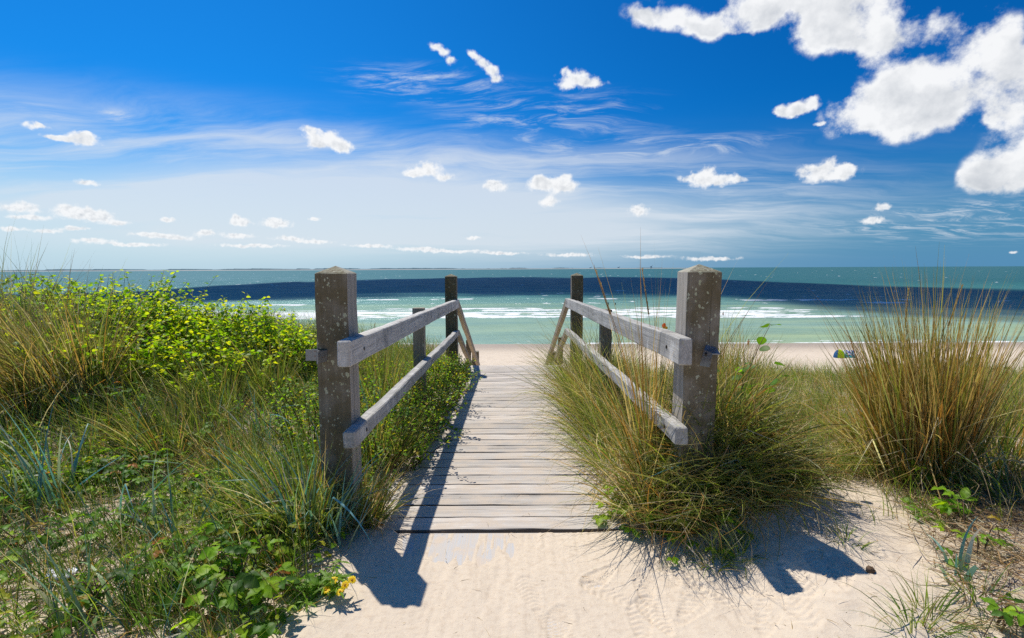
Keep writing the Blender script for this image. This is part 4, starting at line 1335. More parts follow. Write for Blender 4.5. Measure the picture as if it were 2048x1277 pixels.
def shrub(base, h, r, twigs, label, seed=0, cols=None, tpl=None, size=(0.036, 0.064), name='leafy_shrub', cat='shrub', group=None, per=20, lean=(-.05, 0), squash=1.0):
    rg = np.random.default_rng(seed + 3000)
    base = np.array(base, float)
    e = empty(name, base, label, cat, group)
    cols = cols if cols is not None else np.array([(.28, .38, .02), (.20, .33, .02), (.38, .45, .03), (.09, .19, .015), (.44, .44, .03), (.14, .26, .02)])
    tpl = tpl or HEART
    gs = Geo(); P = []; D = []; U = []; Sz = []; Cc = []
    for k in range(twigs):
        a = rg.uniform(0, 6.283); q = math.sqrt(rg.random())
        p = base + np.array((math.cos(a) * q * r, math.sin(a) * q * r * squash, 0)); p[2] = float(terrain(p[0:1], p[1:2])[0]) - .02
        L = h * (1.0 - 0.35 * q * q) * rg.uniform(0.72, 1.12)
        d = np.array((math.cos(a) * q * .45 + rg.normal(0, .16) + lean[0], math.sin(a) * q * .45 + rg.normal(0, .16) + lean[1], 1.0))
        bend = rg.normal(0, .22, 3) * (1, 1, .2)
        tt = np.linspace(0, 1, 7)[:, None]
        pts = p + L * (d * tt + bend * tt ** 2)
        V, Q, T = tube(pts, .0042, .0014, 4); gs.add(V, Q, T)
        m = int(per * rg.uniform(.7, 1.2))
        tl = np.sort(1 - rg.random(m) ** 1.35 * 0.85)
        pp = p + L * (d * tl[:, None] + bend * tl[:, None] ** 2)
        la = np.arange(m) * 2.4 + rg.uniform(0, 6) + rg.normal(0, .3, m)
        out = np.stack([np.cos(la), np.sin(la), rg.normal(0.15, .45, m)], 1)
        P.append(pp + out * .012); D.append(out + (0, 0, -.15))
        U.append(np.stack([rg.normal(0, .5, m) - .15, rg.normal(0, .5, m) + .25, np.ones(m)], 1))
        Sz.append(rg.uniform(size[0], size[1], m) * (1.12 - .45 * tl))
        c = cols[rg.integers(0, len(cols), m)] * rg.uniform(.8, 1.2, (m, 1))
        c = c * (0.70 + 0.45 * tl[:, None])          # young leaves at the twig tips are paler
        Cc.append(c)
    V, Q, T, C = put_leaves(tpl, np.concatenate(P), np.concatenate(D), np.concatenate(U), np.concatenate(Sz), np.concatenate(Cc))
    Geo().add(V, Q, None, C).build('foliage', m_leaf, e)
    gs.build('stem', m_twig, e)
    return e


BR_DARK = np.array([(.065, .155, .018), (.09, .20, .02), (.05, .115, .015), (.115, .23, .02)])
BR_LIGHT = np.array([(.19, .34, .02), (.26, .39, .025), (.14, .28, .02)])
BR_TINT = np.array([(.34, .24, .03), (.36, .14, .03), (.30, .30, .03)])


def bramble(base, r, canes, label, seed=0, light=0.3, tint=0.06, size=(.040, .065), h=0.16, direction=None, name='bramble', cat='bramble', group='brambles', per=0.040):
    rg = np.random.default_rng(seed + 5000)
    base = np.array(base, float)
    e = empty(name, base, label, cat, group)
    gs = Geo(); P = []; D = []; U = []; Sz = []; Cc = []
    for k in range(canes):
        a = rg.uniform(0, 6.283) if direction is None else direction + rg.normal(0, .6)
        L = r * rg.uniform(.6, 1.35); hh = h * rg.uniform(.6, 1.5)
        tt = np.linspace(0, 1, 9)
        side = rg.normal(0, .25)
        x = base[0] + rg.normal(0, r * .18) + L * (np.cos(a) * tt - np.sin(a) * side * tt ** 2)
        y = base[1] + rg.normal(0, r * .18) + L * (np.sin(a) * tt + np.cos(a) * side * tt ** 2)
        zg = np.maximum(terrain(x, y), walk_z(y) + .012 - 9 * (np.abs(x) > .75))
        z = zg + hh * np.sin(np.pi * np.minimum(tt * 1.05, 1)) ** .8 + .015
        pts = np.stack([x, y, z], 1)
        V, Q, T = tube(pts, .0026, .0013, 4); gs.add(V, Q, T)
        m = max(3, int(L / per))
        for tl in np.linspace(.10, 1, m):
            i = min(7, int(tl * 8)); f = tl * 8 - i
            p = pts[i] * (1 - f) + pts[i + 1] * f
            ax = pts[i + 1] - pts[i]; ax /= np.linalg.norm(ax) + 1e-9
            sgn = 1 if rg.random() < .5 else -1
            sd = np.cross(ax, (0, 0, 1)) * sgn
            pet = sd * .8 + ax * .4 + np.array((rg.normal(0, .2), rg.normal(0, .2), rg.uniform(.25, .9)))
            pet /= np.linalg.norm(pet)
            pl = rg.uniform(.02, .05)
            q = p + pet * pl
            gs.add(*tube([p, (p + q) / 2 + (0, 0, .003), q], .0011, .0009, 3))
            u = np.array((rg.normal(0, .30), rg.normal(0, .30) - .05, 1.0))
            s_ = rg.uniform(*size)
            rr_ = rg.random()
            c0 = (BR_LIGHT if rr_ < light else BR_TINT if rr_ < light + tint else BR_DARK)
            c0 = c0[rg.integers(0, len(c0))] * rg.uniform(.8, 1.2)
            hd = pet * (1, 1, .15); hd /= np.linalg.norm(hd) + 1e-9
            lat = np.cross(hd, (0, 0, 1))
            for (fw, lt, sc) in ((1, 0, 1.1), (.25, 1, .85), (.25, -1, .85)):
                P.append(q + hd * .006 * fw); D.append(hd * fw + lat * lt + np.array((0, 0, rg.normal(-.12, .15)))); U.append(u + rg.normal(0, .12, 3))
                Sz.append(s_ * sc * rg.uniform(.88, 1.1)); Cc.append(c0 * rg.uniform(.9, 1.1))
    V, Q, T, C = put_leaves(BRAM, np.array(P), np.array(D), np.array(U), np.array(Sz), np.array(Cc), 1.25)
    Geo().add(V, Q, None, C).build('foliage', m_leaf, e)
    gs.build('stem', m_twig, e)
    return e


def lyme(base, n, h, label, seed=0, r=.06, width=.011, wind=(-.1, -.05), spread=.5, droop=.6, pal=None, group='blue green lyme grass'):
    """broad blue-green blades, some folded over"""
    rg = np.random.default_rng(seed + 7000)
    base = np.array(base, float)
    e = empty('lyme_grass', base, label, 'lyme grass', group)
    a = rg.uniform(0, 6.283, n); q = np.sqrt(rg.random(n))
    xy = base[:2] + np.stack([np.cos(a) * q * r, np.sin(a) * q * r], 1)
    root = on_ground(xy); root[:, 2] -= .01
    vx = np.cos(a) * spread * q + rg.normal(0, .15, n) + wind[0]; vy = np.sin(a) * spread * q + rg.normal(0, .15, n) + wind[1]
    az = np.arctan2(vy, vx); lean = np.hypot(vx, vy)
    L = 1.15 * h * rg.uniform(.55, 1.2, n)
    col = 1.15 * pick(rg, n, (LYME if pal is None else pal, 1))
    kk = np.where(rg.random(n) < .3, rg.uniform(.5, 1.3, n), 0); kt = rg.uniform(.35, .75, n)
    tipc = np.where(rg.random((n, 1)) < .3, pick(rg, n, (STRAW, 1)), col)
    V, Q, T, C = blades(rg, root, L, width * rg.uniform(.6, 1.25, n), az, lean * .6, lean + np.abs(rg.normal(0, droop, n)), col, 9, kink=(kk, kt), tipcol=tipc, roll=rg.uniform(-.8, .8, n))
    Geo().add(V, Q, None, C).build('blades', m_lyme, e)
    return e


G = ground_hit

# ---- the big tussocks on the right
tussock('marram_tussock', G(1850, 955), 0.90, 0.18, 1500, ((TAN, 6), (OLIVE, 4.5), (STRAW, .6)), 'tall fan of orange tan and green marram grass on the right, the biggest tussock', wind=(-.13, -.03), spread=.22, droop=.13, jit=.10, width=.0068, dead=.10, seed=1, group='marram tussocks', tip=.45, stems=2, seg=6, hvar=.20, mess=.2)
tussock('marram_tussock', G(1765, 925), 0.50, 0.16, 320, ((TAN, 5), (OLIVE, 3), (STRAW, 1)), 'shorter tan grass tussock leaning left against the biggest tussock', wind=(-.42, -.05), spread=.40, droop=.40, width=.0062, dead=.2, seed=2, group='marram tussocks', tip=.3)
tussock('marram_tussock', G(1975, 930), 0.44, 0.18, 300, ((OLIVE, 4), (TAN, 3), (GREEN, 1)), 'green and tan grass tussock at the right picture edge behind the biggest tussock', wind=(-.1, .0), spread=.6, droop=.3, width=.006, dead=.15, seed=3, group='marram tussocks', tip=.2)
tussock('marram_tussock', (0.83, 2.36, 0.12), 0.40, 0.20, 900, ((DARKG, 5), (GREEN, 2), (OLIVE, 2), (TAN, 2)), 'dark drooping tussock at the foot of the right front post', wind=(-.06, -.25), spread=.75, droop=1.15, width=.0058, dead=.34, mess=.9, seed=4, group='marram tussocks', tip=.25, seg=7)
tussock('marram_tussock', (1.04, 2.46, 0.28), 0.44, 0.27, 1500, ((DARKG, 5), (GREEN, 2), (OLIVE, 2), (TAN, 2.2)), 'shaggy domed tussock overhanging the sand in front of the right post', wind=(.02, -.28), spread=.95, droop=1.35, width=.0058, dead=.40, mess=.9, seed=5, group='marram tussocks', tip=.3, seg=7)
tussock('marram_tussock', (1.26, 2.50, 0.20), 0.38, 0.18, 650, ((DARKG, 5), (OLIVE, 2), (TAN, 2.5)), 'shaggy tussock on the right shoulder of the domed one, beside the sand gap', wind=(.10, -.28), spread=.85, droop=1.25, width=.0056, dead=.34, mess=.9, seed=6, group='marram tussocks', tip=.3, seg=7)
# grass standing along and through the right railing
for i, (u, v, h, r, n, w, lab) in enumerate((
        (1330, 985, .54, .13, 480, (-.30, -.10), 'rusty tan grass clump spilling onto the boards under the right rail end'),
        (1290, 925, .60, .13, 480, (-.28, -.08), 'tan and green grass clump on the board edge below the right lower rail'),
        (1255, 865, .62, .14, 480, (-.28, -.06), 'green grass clump leaning onto the boards halfway along the right rail'),
        (1222, 815, .84, .15, 560, (-.24, -.05), 'bright green grass clump at the boards near the right middle post'),
        (1195, 780, .66, .16, 450, (-.18, -.05), 'fine green grass clump before the far right post'),
        (1300, 830, .80, .15, 560, (-.22, -.05), 'brown dry grass clump standing between the right rails'),
        (1345, 800, .78, .14, 520, (-.10, .0), 'dense brown grass clump right behind the right front post'),
        (1250, 770, .78, .15, 480, (-.20, .0), 'green grass clump behind the right rails at the middle post'))):
    b = G(u, v)
    b[0] = (.66, .64, .64, .66, .68, .80, .82, .90)[i]
    b[2] = float(terrain(b[0:1], b[1:2])[0])
    tan = i in (0, 5)
    tussock('grass_clump', b, h, r, int(n * .72), ((TAN, 4), (GREEN, 2), (OLIVE, 2), (STRAW, 2)) if tan else ((GREEN, 5), (OLIVE, 3), (STRAW, 2), (TAN, 1.5)), lab, wind=w, spread=.8, droop=.70, width=.0040, dead=.25, mess=.35, seed=20 + i, cat='grass clump', group='grass along the right railing', tip=.3, seg=6, squash=1.5)
tussock('grass_clump', (0.73, 2.62, float(terrain(np.array([.73]), np.array([2.62]))[0])), 1.06, .05, 170, ((TAN, 6), (OLIVE, 1.5)), 'upright tuft of orange stalks rising beside the right front post', wind=(-.06, .02), spread=.35, droop=.22, width=.006, dead=.14, seed=40, cat='grass clump', group='grass along the right railing', stems=2)
for i, (u, v, h, r, n, lab) in enumerate((
        (1465, 850, .74, .13, 620, 'olive grass tussock just right of the right front post'),
        (1440, 800, .86, .13, 620, 'tan grass tussock rising behind the right front post'),
        (1490, 785, .58, .14, 420, 'airy tan grass tussock at the dune edge right of the post'),
        (1560, 830, .26, .26, 620, 'low yellow green grass tussock at the edge of the beach view'),
        (1640, 860, .28, .26, 620, 'low green grass tussock left of the biggest tussock'),
        (1690, 810, .34, .22, 420, 'feathery tan grass tussock on the dune edge left of the biggest tussock'),
        (1960, 830, .45, .22, 380, 'thin green grass tussock on the dune edge at far right'),
        (2035, 860, .50, .22, 420, 'yellowish grass tussock cut off by the right picture edge'),
        (1630, 930, .24, .20, 420, 'low straw flecked grass tussock above the sand gap'),
        (1705, 925, .26, .16, 380, 'low dry grass tussock at the left foot of the biggest tussock'),
        (1560, 900, .28, .18, 420, 'low sunlit grass tussock just behind the shaggy domed one'),
        (2030, 1000, .40, .14, 140, 'sparse blue green grass tussock right of the biggest tussock'))):
    tussock('grass_tussock', G(u, v), h, r, int(n * .7), ((OLIVE, 4), (TAN, 4), (GREEN, 2), (STRAW, 1)) if i in (0, 1, 2, 5) else ((GREEN, 5), (OLIVE, 2.5), (STRAW, 2), (TAN, 1)), lab, wind=(-.16 if i < 3 else -.22, 0), spread=.42 if i < 3 else .75, droop=.4, width=.0050, dead=.20, mess=.3, seed=60 + i, group='grass tussocks right of the railing', tip=.25)

# ---- tussocks on the left
for i, (u, v, h, r, n, w, lab) in enumerate((
        (150, 815, .88, .18, 1300, (-.42, .02), 'big tan marram tussock swept to the left before the shrubs'),
        (50, 840, .80, .20, 1100, (-.50, .0), 'tan marram tussock at the left picture edge below the shrubs'),
        (10, 770, .98, .22, 900, (-.40, .02), 'tall wispy marram tussock at the left picture edge reaching the sky'),
        (250, 800, .55, .17, 480, (-.50, .0), 'olive marram tussock leaning left beside the big tan one'),
        (345, 905, .50, .18, 480, (-.25, -.02), 'brown green grass tussock in the middle of the left bank'),
        (430, 830, .48, .18, 420, (-.35, .0), 'fine green grass tussock below the shrubs, left of the front post'),
        (530, 800, .55, .18, 460, (-.25, .0), 'tan and green grass tussock between the shrubs and the left post'),
        (590, 740, .52, .18, 460, (-.20, .0), 'yellowish grass tussock just left of the left front post'),
        (595, 1055, .46, .15, 460, (-.12, -.1), 'dark grass tussock at the foot of the left front post'),
        (470, 940, .34, .15, 240, (-.3, -.1), 'dry bent grass tussock on the sand of the left bank'),
        (722, 1045, .34, .10, 380, (.12, -.1), 'rusty grass tussock under the left rail end by the boards'),
        (765, 930, .42, .12, 400, (.22, -.06), 'green brown grass tussock at the left edge of the boards'))):
    tussock('marram_tussock', G(u, v), h, r, int(n * .7), ((TAN, 3.5), (OLIVE, 4.5), (STRAW, 1.6)) if i in (0, 1, 2, 9, 10) else ((OLIVE, 4), (DARKG, 2), (GREEN, 3), (TAN, 1.2), (STRAW, .8)), lab, wind=w, spread=.6, droop=.40, width=.0056, dead=.26, mess=.15, seed=90 + i, group='marram tussocks on the left bank', tip=.25, stems=4 if i == 2 else (2 if i == 7 else 0), seg=6)
for i, (x, y, h, n, lab) in enumerate(((-1.15, 4.3, .60, 420, 'feathery green grass tussock behind the left rails near the front post'), (-1.45, 5.2, .58, 420, 'feathery grass tussock behind the left rails, against the surf'), (-1.05, 5.9, .40, 320, 'short grass tussock between the middle and far left posts'), (-2.1, 5.6, .52, 420, 'wispy grass tussock on the crest left of the front post'), (-.95, 6.4, .34, 200, 'small grass tuft at the foot of the far left post'))):
    tussock('grass_tussock', (x, y, float(terrain(np.array([x]), np.array([y]))[0])), h, .2, n, ((OLIVE, 4), (GREEN, 4), (TAN, 3)), lab, wind=(-.12, 0), spread=.6, droop=.35, width=.0042, dead=.08, seed=120 + i, group='grass tussocks behind the left railing', tip=.3, stems=3)

# ---- shrubs on the left crest
for i, (u, vtop, y, h, r, tw, lab) in enumerate((
        (30, 552, 4.6, .78, .42, 90, 'yellow green leafy shrub at the left picture edge on the crest'),
        (150, 566, 4.5, .72, .40, 90, 'leafy shrub second from the left edge, half behind swept grass'),
        (255, 560, 4.7, .80, .40, 95, 'tallest bright leafy shrub on the crest against the far sea'),
        (345, 606, 4.7, .66, .36, 85, 'leafy shrub right of the tallest one, against the dark sea band'),
        (430, 606, 4.9, .66, .34, 80, 'middle leafy shrub on the crest below the dark sea band'),
        (505, 618, 5.0, .62, .32, 75, 'leafy shrub with pointed shoots, second left of the front post'),
        (570, 636, 5.0, .52, .30, 65, 'low leafy shrub nearest the left front post, before the surf'),
        (210, 640, 3.9, .50, .40, 70, 'lower leafy shrub in front of the tallest one'),
        (400, 670, 4.1, .46, .40, 70, 'lower leafy shrub in front of the middle ones'),
        (90, 620, 5.4, .75, .5, 80, 'leafy shrub behind the others at far left'))):
    tp = at_y(u, vtop, y)
    zg = float(terrain(np.array([tp[0]]), np.array([y]))[0])
    shrub((tp[0], y, zg), max(.4, tp[2] - zg) * 1.05, r, int(tw * 1.45), lab, seed=i, group='leafy shrubs on the left crest', per=24)
# thicket along the left railing
SM = np.array([(.11, .22, .02), (.17, .30, .025), (.26, .36, .03), (.07, .15, .02), (.34, .28, .03)])
for i, (x, y, h, r, tw, lab) in enumerate((
        (-.86, 3.2, .42, .24, 80, 'small leaved green thicket under the left rails next to the front post'),
        (-.80, 3.9, .42, .24, 85, 'small leaved thicket under the left rails at the middle'),
        (-.78, 4.7, .42, .24, 85, 'small leaved thicket with reddish tips by the left middle post'),
        (-.78, 5.5, .38, .22, 75, 'small leaved thicket under the left rails before the far post'),
        (-.74, 6.15, .26, .18, 50, 'low leafy thicket at the far left corner of the boards'),
        (-1.35, 3.6, .48, .30, 70, 'yellow green thicket behind the left rails beside the front post'),
        (-1.45, 4.6, .46, .30, 65, 'yellow tipped thicket behind the left rails'))):
    shrub((x, y, float(terrain(np.array([x]), np.array([y]))[0])), h, r, tw, lab, seed=40 + i, cols=SM, tpl=OVAL, size=(.022, .040), name='low_thicket', group='thickets along the left railing', per=26, lean=(.12 if x > -1.1 else 0, 0), squash=1.6)
# green bits in the right grass
shrub((1.16, 2.75, float(terrain(np.array([1.16]), np.array([2.75]))[0])), .72, .10, 6, 'plant with large round leaves just right of the right front post', seed=60, cols=np.array([(.07, .15, .02), (.16, .30, .02), (.09, .19, .02)]), tpl=BIGOV, size=(.065, .10), name='broad_leaved_plant', cat='plant', per=11)

# ---- brambles
for i, (u, v, r, c, li, lab) in enumerate((
        (60, 845, .34, 9, .25, 'bramble with pale tips at the left edge under the swept grass'),
        (235, 850, .30, 9, .15, 'dark bramble in the shade right of the big tan tussock'),
        (330, 800, .28, 7, .55, 'bright bramble below the lower shrubs'),
        (420, 890, .26, 7, .35, 'bramble among dry stems in the middle of the left bank'),
        (280, 950, .30, 10, .25, 'dark green bramble carpet on the left bank'),
        (140, 985, .28, 8, .35, 'bramble with yellowed leaves at lower left'),
        (420, 1015, .24, 7, .35, 'bramble on bare sand below the middle of the left bank'),
        (500, 1085, .15, 5, .75, 'bright bramble with large leaves between sand and flowers'),
        (360, 1180, .18, 6, .55, 'bramble near the bottom edge, left of the sandy path'),
        (480, 1215, .20, 8, .60, 'bright bramble at the bottom edge beside the path sand'),
        (590, 830, .22, 8, .25, 'dark bramble leaning on the left front post'),
        (620, 960, .20, 6, .10, 'dark bramble low in front of the left front post'),
        (40, 1110, .22, 6, .35, 'sparse bramble at the left edge near the white scrap'),
        (255, 1090, .22, 6, .40, 'sparse bramble trailing over bare sand at lower left'),
        (560, 1030, .20, 6, .30, 'bramble in the shade left of the path beginning'),
        (190, 1240, .16, 5, .5, 'small bramble at the bottom edge, lower left'),
        (830, 880, .22, 8, .15, 'dark bramble creeping from the left onto the boards'),
        (1400, 1010, .20, 7, .45, 'green bramble tangled into the dark tussock at the right post foot'),
        (1265, 1050, .14, 6, .65, 'bright bramble creeping over the sand where the boards begin at right'),
        (1320, 1010, .16, 6, .40, 'bramble between the boards and the dark tussock'),
        (1845, 985, .14, 5, .45, 'green bramble at the foot of the biggest tussock'),
        (1925, 1045, .13, 6, .95, 'bright yellow green bramble at right on the dry litter'),
        (1945, 1110, .12, 4, .6, 'small bramble just below the bright one at right'),
        (2000, 1262, .10, 5, .7, 'small bramble in the lower right corner'))):
    bramble(G(u, v), r, int(c * (1.15 if u > 1800 else 2.3 if v > 930 else 1.7)), lab, seed=i, light=li, tint=.10 if i in (0, 2, 5) else .05, h=.15 if v < 900 else .09, size=(.038, .060) if i in (7, 9, 18, 21) else (.026, .044))

# ---- lyme grass
for i, (u, v, n, h, w, lab, pl) in enumerate((
        (110, 1010, 16, .46, (-.25, .05), 'lyme grass with upright blue blades at the left edge', 0),
        (40, 1060, 9, .45, (-.2, .05), 'lyme grass cut by the left picture edge', 0),
        (640, 1082, 32, .48, (.02, .02), 'lyme grass before the left front post, the densest blue clump', 0),
        (585, 1070, 16, .40, (-.2, .05), 'lyme grass at the left of the densest blue clump', 0),
        (690, 1085, 12, .36, (.22, .0), 'lyme grass reaching over the board edge from the left post', 0),
        (745, 880, 12, .50, (.05, .0), 'lyme grass with tall blades crossing the left lower rail', 0),
        (240, 1035, 5, .42, (.45, .1), 'few lyme blades arching right over the bare sand at left', 0),
        (275, 905, 6, .40, (.25, .05), 'single lyme shoot with a broad blade in the shade', 0),
        (530, 900, 10, .42, (-.1, .05), 'lyme grass with a curled tip left of the left front post', 0),
        (330, 1110, 5, .36, (-.35, .1), 'lyme grass arching left above the bottom bramble', 0),
        (200, 1277, 4, .34, (-.5, .1), 'pale lyme blades sprawling at the bottom edge, lower left', 1),
        (180, 1255, 4, .28, (-.05, .1), 'single wide green lyme blade near the bottom edge', 1),
        (380, 1120, 5, .30, (.2, .1), 'thin lyme shoot in the middle of the lower left', 0),
        (1905, 1155, 7, .22, (-.15, .1), 'lyme grass with broad pale blades on the sand at lower right', 0),
        (2025, 985, 9, .36, (-.05, .05), 'lyme grass at the right picture edge below the tussocks', 1),
        (1420, 985, 9, .34, (-.3, -.15), 'lyme blades drooping out of the dark tussock', 0),
        (1620, 960, 5, .36, (.25, -.2), 'long lyme blades hanging over the sand gap', 1))):
    lyme(G(u, v), int(n * (1.5 if n > 8 else 1.2)), h, lab, seed=i, wind=w, r=.09 if n > 8 else .05, pal=np.array([(.16, .28, .10), (.20, .30, .12), (.18, .28, .16)]) if pl else None, width=.015 if i in (6, 10, 11, 13) else .0115)

# ---- small grass tufts on the sand
for i, (u, v, h, n, lab) in enumerate((
        (1430, 1120, .16, 90, 'small bright green grass tuft at the front foot of the dark tussock'),
        (1480, 1105, .14, 80, 'small grass tuft in the shadow at the front of the domed tussock'),
        (1695, 1090, .12, 50, 'small weedy tuft at the edge of the tussock shadow'),
        (1860, 1235, .20, 60, 'thin green grass tuft near the bottom right on the sand'),
        (1830, 1262, .18, 40, 'thin grass tuft at the bottom edge, right'),
        (1960, 1200, .16, 60, 'dry grass tuft at lower right beside the lyme blades'),
        (620, 1080, .20, 90, 'bright grass tuft above the yellow flowers'),
        (560, 1150, .16, 80, 'grass tuft left of the yellow flowers'),
        (520, 1250, .14, 60, 'grass tuft at the bottom edge beside the path'),
        (130, 1180, .20, 60, 'thin grass tuft beside the white plastic scrap'),
        (300, 1240, .2, 60, 'thin grass tuft at the bottom edge on the left bank'))):
    tussock('grass_tuft', G(u, v), h, .05, n, ((GREEN, 5), (OLIVE, 3), (STRAW, 1.5)), lab, wind=(0, -.05), spread=1.0, droop=.8, width=.0032, dead=.2, seed=150 + i, cat='grass tuft', group='small grass tufts on the sand')

# ---- ground layer: countless blades, straws and little leaves
rg = np.random.default_rng(99)


def scatter(n, x0, x1, y0, y1, dens):
    xy = np.stack([rg.uniform(x0, x1, n), rg.uniform(y0, y1, n)], 1)
    keep = rg.random(n) < dens(xy[:, 0], xy[:, 1])
    return xy[keep]


def dens_left(x, y):
    d = S(.70, .95, -x) * (0.55 + 0.45 * S(1.9, 2.9, y)) * S(8.2, 7.0, y)
    d = d * S(-.30, .15, -x - .62 - .10 * np.maximum(2.3 - y, 0))
    return np.clip(d * (0.25 + 1.6 * S(.35, .65, fbm(x * 2.2, y * 2.2, 300, 3))), 0, 1)


def dens_right(x, y):
    d = S(.68, .9, x) * S(2.0, 2.7, y + .35 * S(1.9, 2.4, x)) * S(7.0, 6.2, y)
    d = d * (1 - trough(x, y))
    return np.clip(d * (0.25 + 1.6 * S(.35, .65, fbm(x * 2.2, y * 2.2, 301, 3))), 0, 1)


def grass_stuff(name, label, pts, per, hmin, hmax, wind, pal, width, droop, lowfront=True):
    root = np.repeat(pts, per, axis=0); n = len(root)
    root = root + rg.normal(0, .03, root.shape)
    R = on_ground(root); R[:, 2] -= .01
    vx = rg.normal(wind[0], .28, n); vy = rg.normal(wind[1], .28, n)
    L = rg.uniform(hmin, hmax, n) * (0.74 + 0.26 * S(1.6, 3.6, R[:, 1]))
    col = pick(rg, n, *pal)
    V, Q, T, C = blades(rg, R, L, width * rg.uniform(.7, 1.3, n), np.arctan2(vy, vx), np.hypot(vx, vy) * .7, np.hypot(vx, vy) + np.abs(rg.normal(0, droop, n)), col, 4)
    o = Geo().add(V, Q, None, C).build(name, m_grass)
    tag(o, label, 'grass', kind='stuff')


grass_stuff('dune_grass', 'mixed fine grass growing between the tussocks on the left bank', scatter(7000, -6.5, -.62, 1.2, 8, dens_left), 8, .14, .50, (-.25, 0), ((OLIVE, 4), (DARKG, 2.5), (GREEN, 3.5), (LYME, 1.0), (TAN, 1.5), (STRAW, 1)), .0040, .5)
grass_stuff('dune_grass', 'yellow green fine grass growing between the tussocks on the right', scatter(6500, .64, 6.5, 1.8, 7, dens_right), 8, .10, .32, (-.2, -.05), ((GREEN, 4.5), (OLIVE, 3), (STRAW, 2.2), (TAN, 1.2)), .0036, .65)


def straw_stuff(name, label, pts, lo, hi, thick=.0030, pal=None):
    n = len(pts)
    R = on_ground(pts); R[:, 2] += rg.uniform(.002, .05, n) * S(.9, 1.5, np.abs(pts[:, 0]))
    R[:, 2] = np.where(np.abs(R[:, 0]) < .75, np.maximum(R[:, 2], np.where(R[:, 1] > 2.32, walk_z(R[:, 1]) + .004, R[:, 2])), R[:, 2])
    th = np.clip(rg.normal(1.45, .16, n), .9, 1.62)
    V, Q, T, C = blades(rg, R, rg.uniform(lo, hi, n), thick * rg.uniform(.6, 1.4, n), rg.uniform(0, 6.283, n), th, th + rg.normal(0, .22, n), pick(rg, n, (pal, 1)) if pal is not None else pick(rg, n, (STRAW, 4), (TAN, 2), (np.array([(.16, .10, .05), (.10, .065, .035)]), 1.5)), 3, kink=(rg.normal(0, .25, n), np.full(n, .5)))
    tag(Geo().add(V, Q, None, C).build(name, m_straw), label, 'dry litter', kind='stuff')


straw_stuff('dry_grass_litter', 'dead straw lying between the plants on the left bank', scatter(34000, -5.5, -.62, 1.2, 7, lambda x, y: np.clip(dens_left(x, y) * 1.2 + .16 * S(.7, .9, -x), 0, 1)), .06, .30, .0034)
straw_stuff('dry_grass_litter', 'dead straw lying between the tussocks on the right', scatter(34000, .6, 5.5, 1.4, 6.6, lambda x, y: np.clip(dens_right(x, y) * 1.1 + .75 * S(1.45, 1.9, x - .35 * (y - 1.6)) * S(3.2, 2.4, y), 0, 1) * (1 - .93 * trough(x, y))), .05, .22)
straw_stuff('dry_grass_litter', 'brown matted stalks on the sand bank at lower right', scatter(15000, 1.2, 3.4, 1.2, 2.9, lambda x, y: np.clip(S(0, .30, x - 1.30 - .55 * np.maximum(y - 1.6, 0)) * (.25 + .9 * S(.4, .62, fbm(x * 3, y * 3, 402, 3))) * (1 - trough(x, y)), 0, 1)), .05, .20, .0034, np.array([(.30, .19, .09), (.40, .27, .13), (.20, .12, .06), (.50, .40, .24)]))
straw_stuff('straw_crumbs', 'short bits of straw scattered on the bare sand and boards', scatter(5200, -.95, 2.2, 1.2, 3.0, lambda x, y: np.clip(.05 + .5 * S(.45, 1.0, np.abs(x)) * (1 - .55 * trough(x, y)), 0, 1)), .010, .055, .0020)

# creeping herb leaves
def leaf_stuff(name, label, pts, size, cols, tpl, hgt):
    n = len(pts)
    R = on_ground(pts); R[:, 2] += rg.uniform(.005, 1, n) ** 1.5 * hgt
    a = rg.uniform(0, 6.283, n)
    D = np.stack([np.cos(a), np.sin(a), rg.normal(.1, .35, n)], 1)
    U = np.stack([rg.normal(0, .35, n), rg.normal(0, .35, n), np.ones(n)], 1)
    V, Q, T, C = put_leaves(tpl, R, D, U, rg.uniform(*size, n), cols[rg.integers(0, len(cols), n)] * rg.uniform(.75, 1.2, (n, 1)))
    tag(Geo().add(V, Q, None, C).build(name, m_leaf), label, 'ground cover', kind='stuff')


HB = np.array([(.13, .25, .018), (.20, .33, .02), (.07, .15, .015), (.27, .35, .025), (.32, .32, .03)])
leaf_stuff('ground_cover', 'small green herb leaves covering the left bank', scatter(64000, -5.0, -.70, 1.2, 7, lambda x, y: np.clip(dens_left(x, y) * 1.2 * S(.36, .56, fbm(x * 1.6, y * 1.6, 310, 3)), 0, 1)), (.018, .044), HB, BRAM, .14)
leaf_stuff('ground_cover', 'small green herb leaves in the grass on the right', scatter(7000, .75, 5.5, 2.2, 6.5, lambda x, y: np.clip(dens_right(x, y) * S(.5, .66, fbm(x * 1.4, y * 1.4, 311, 3)), 0, 1)), (.014, .034), HB, OVAL, .10)

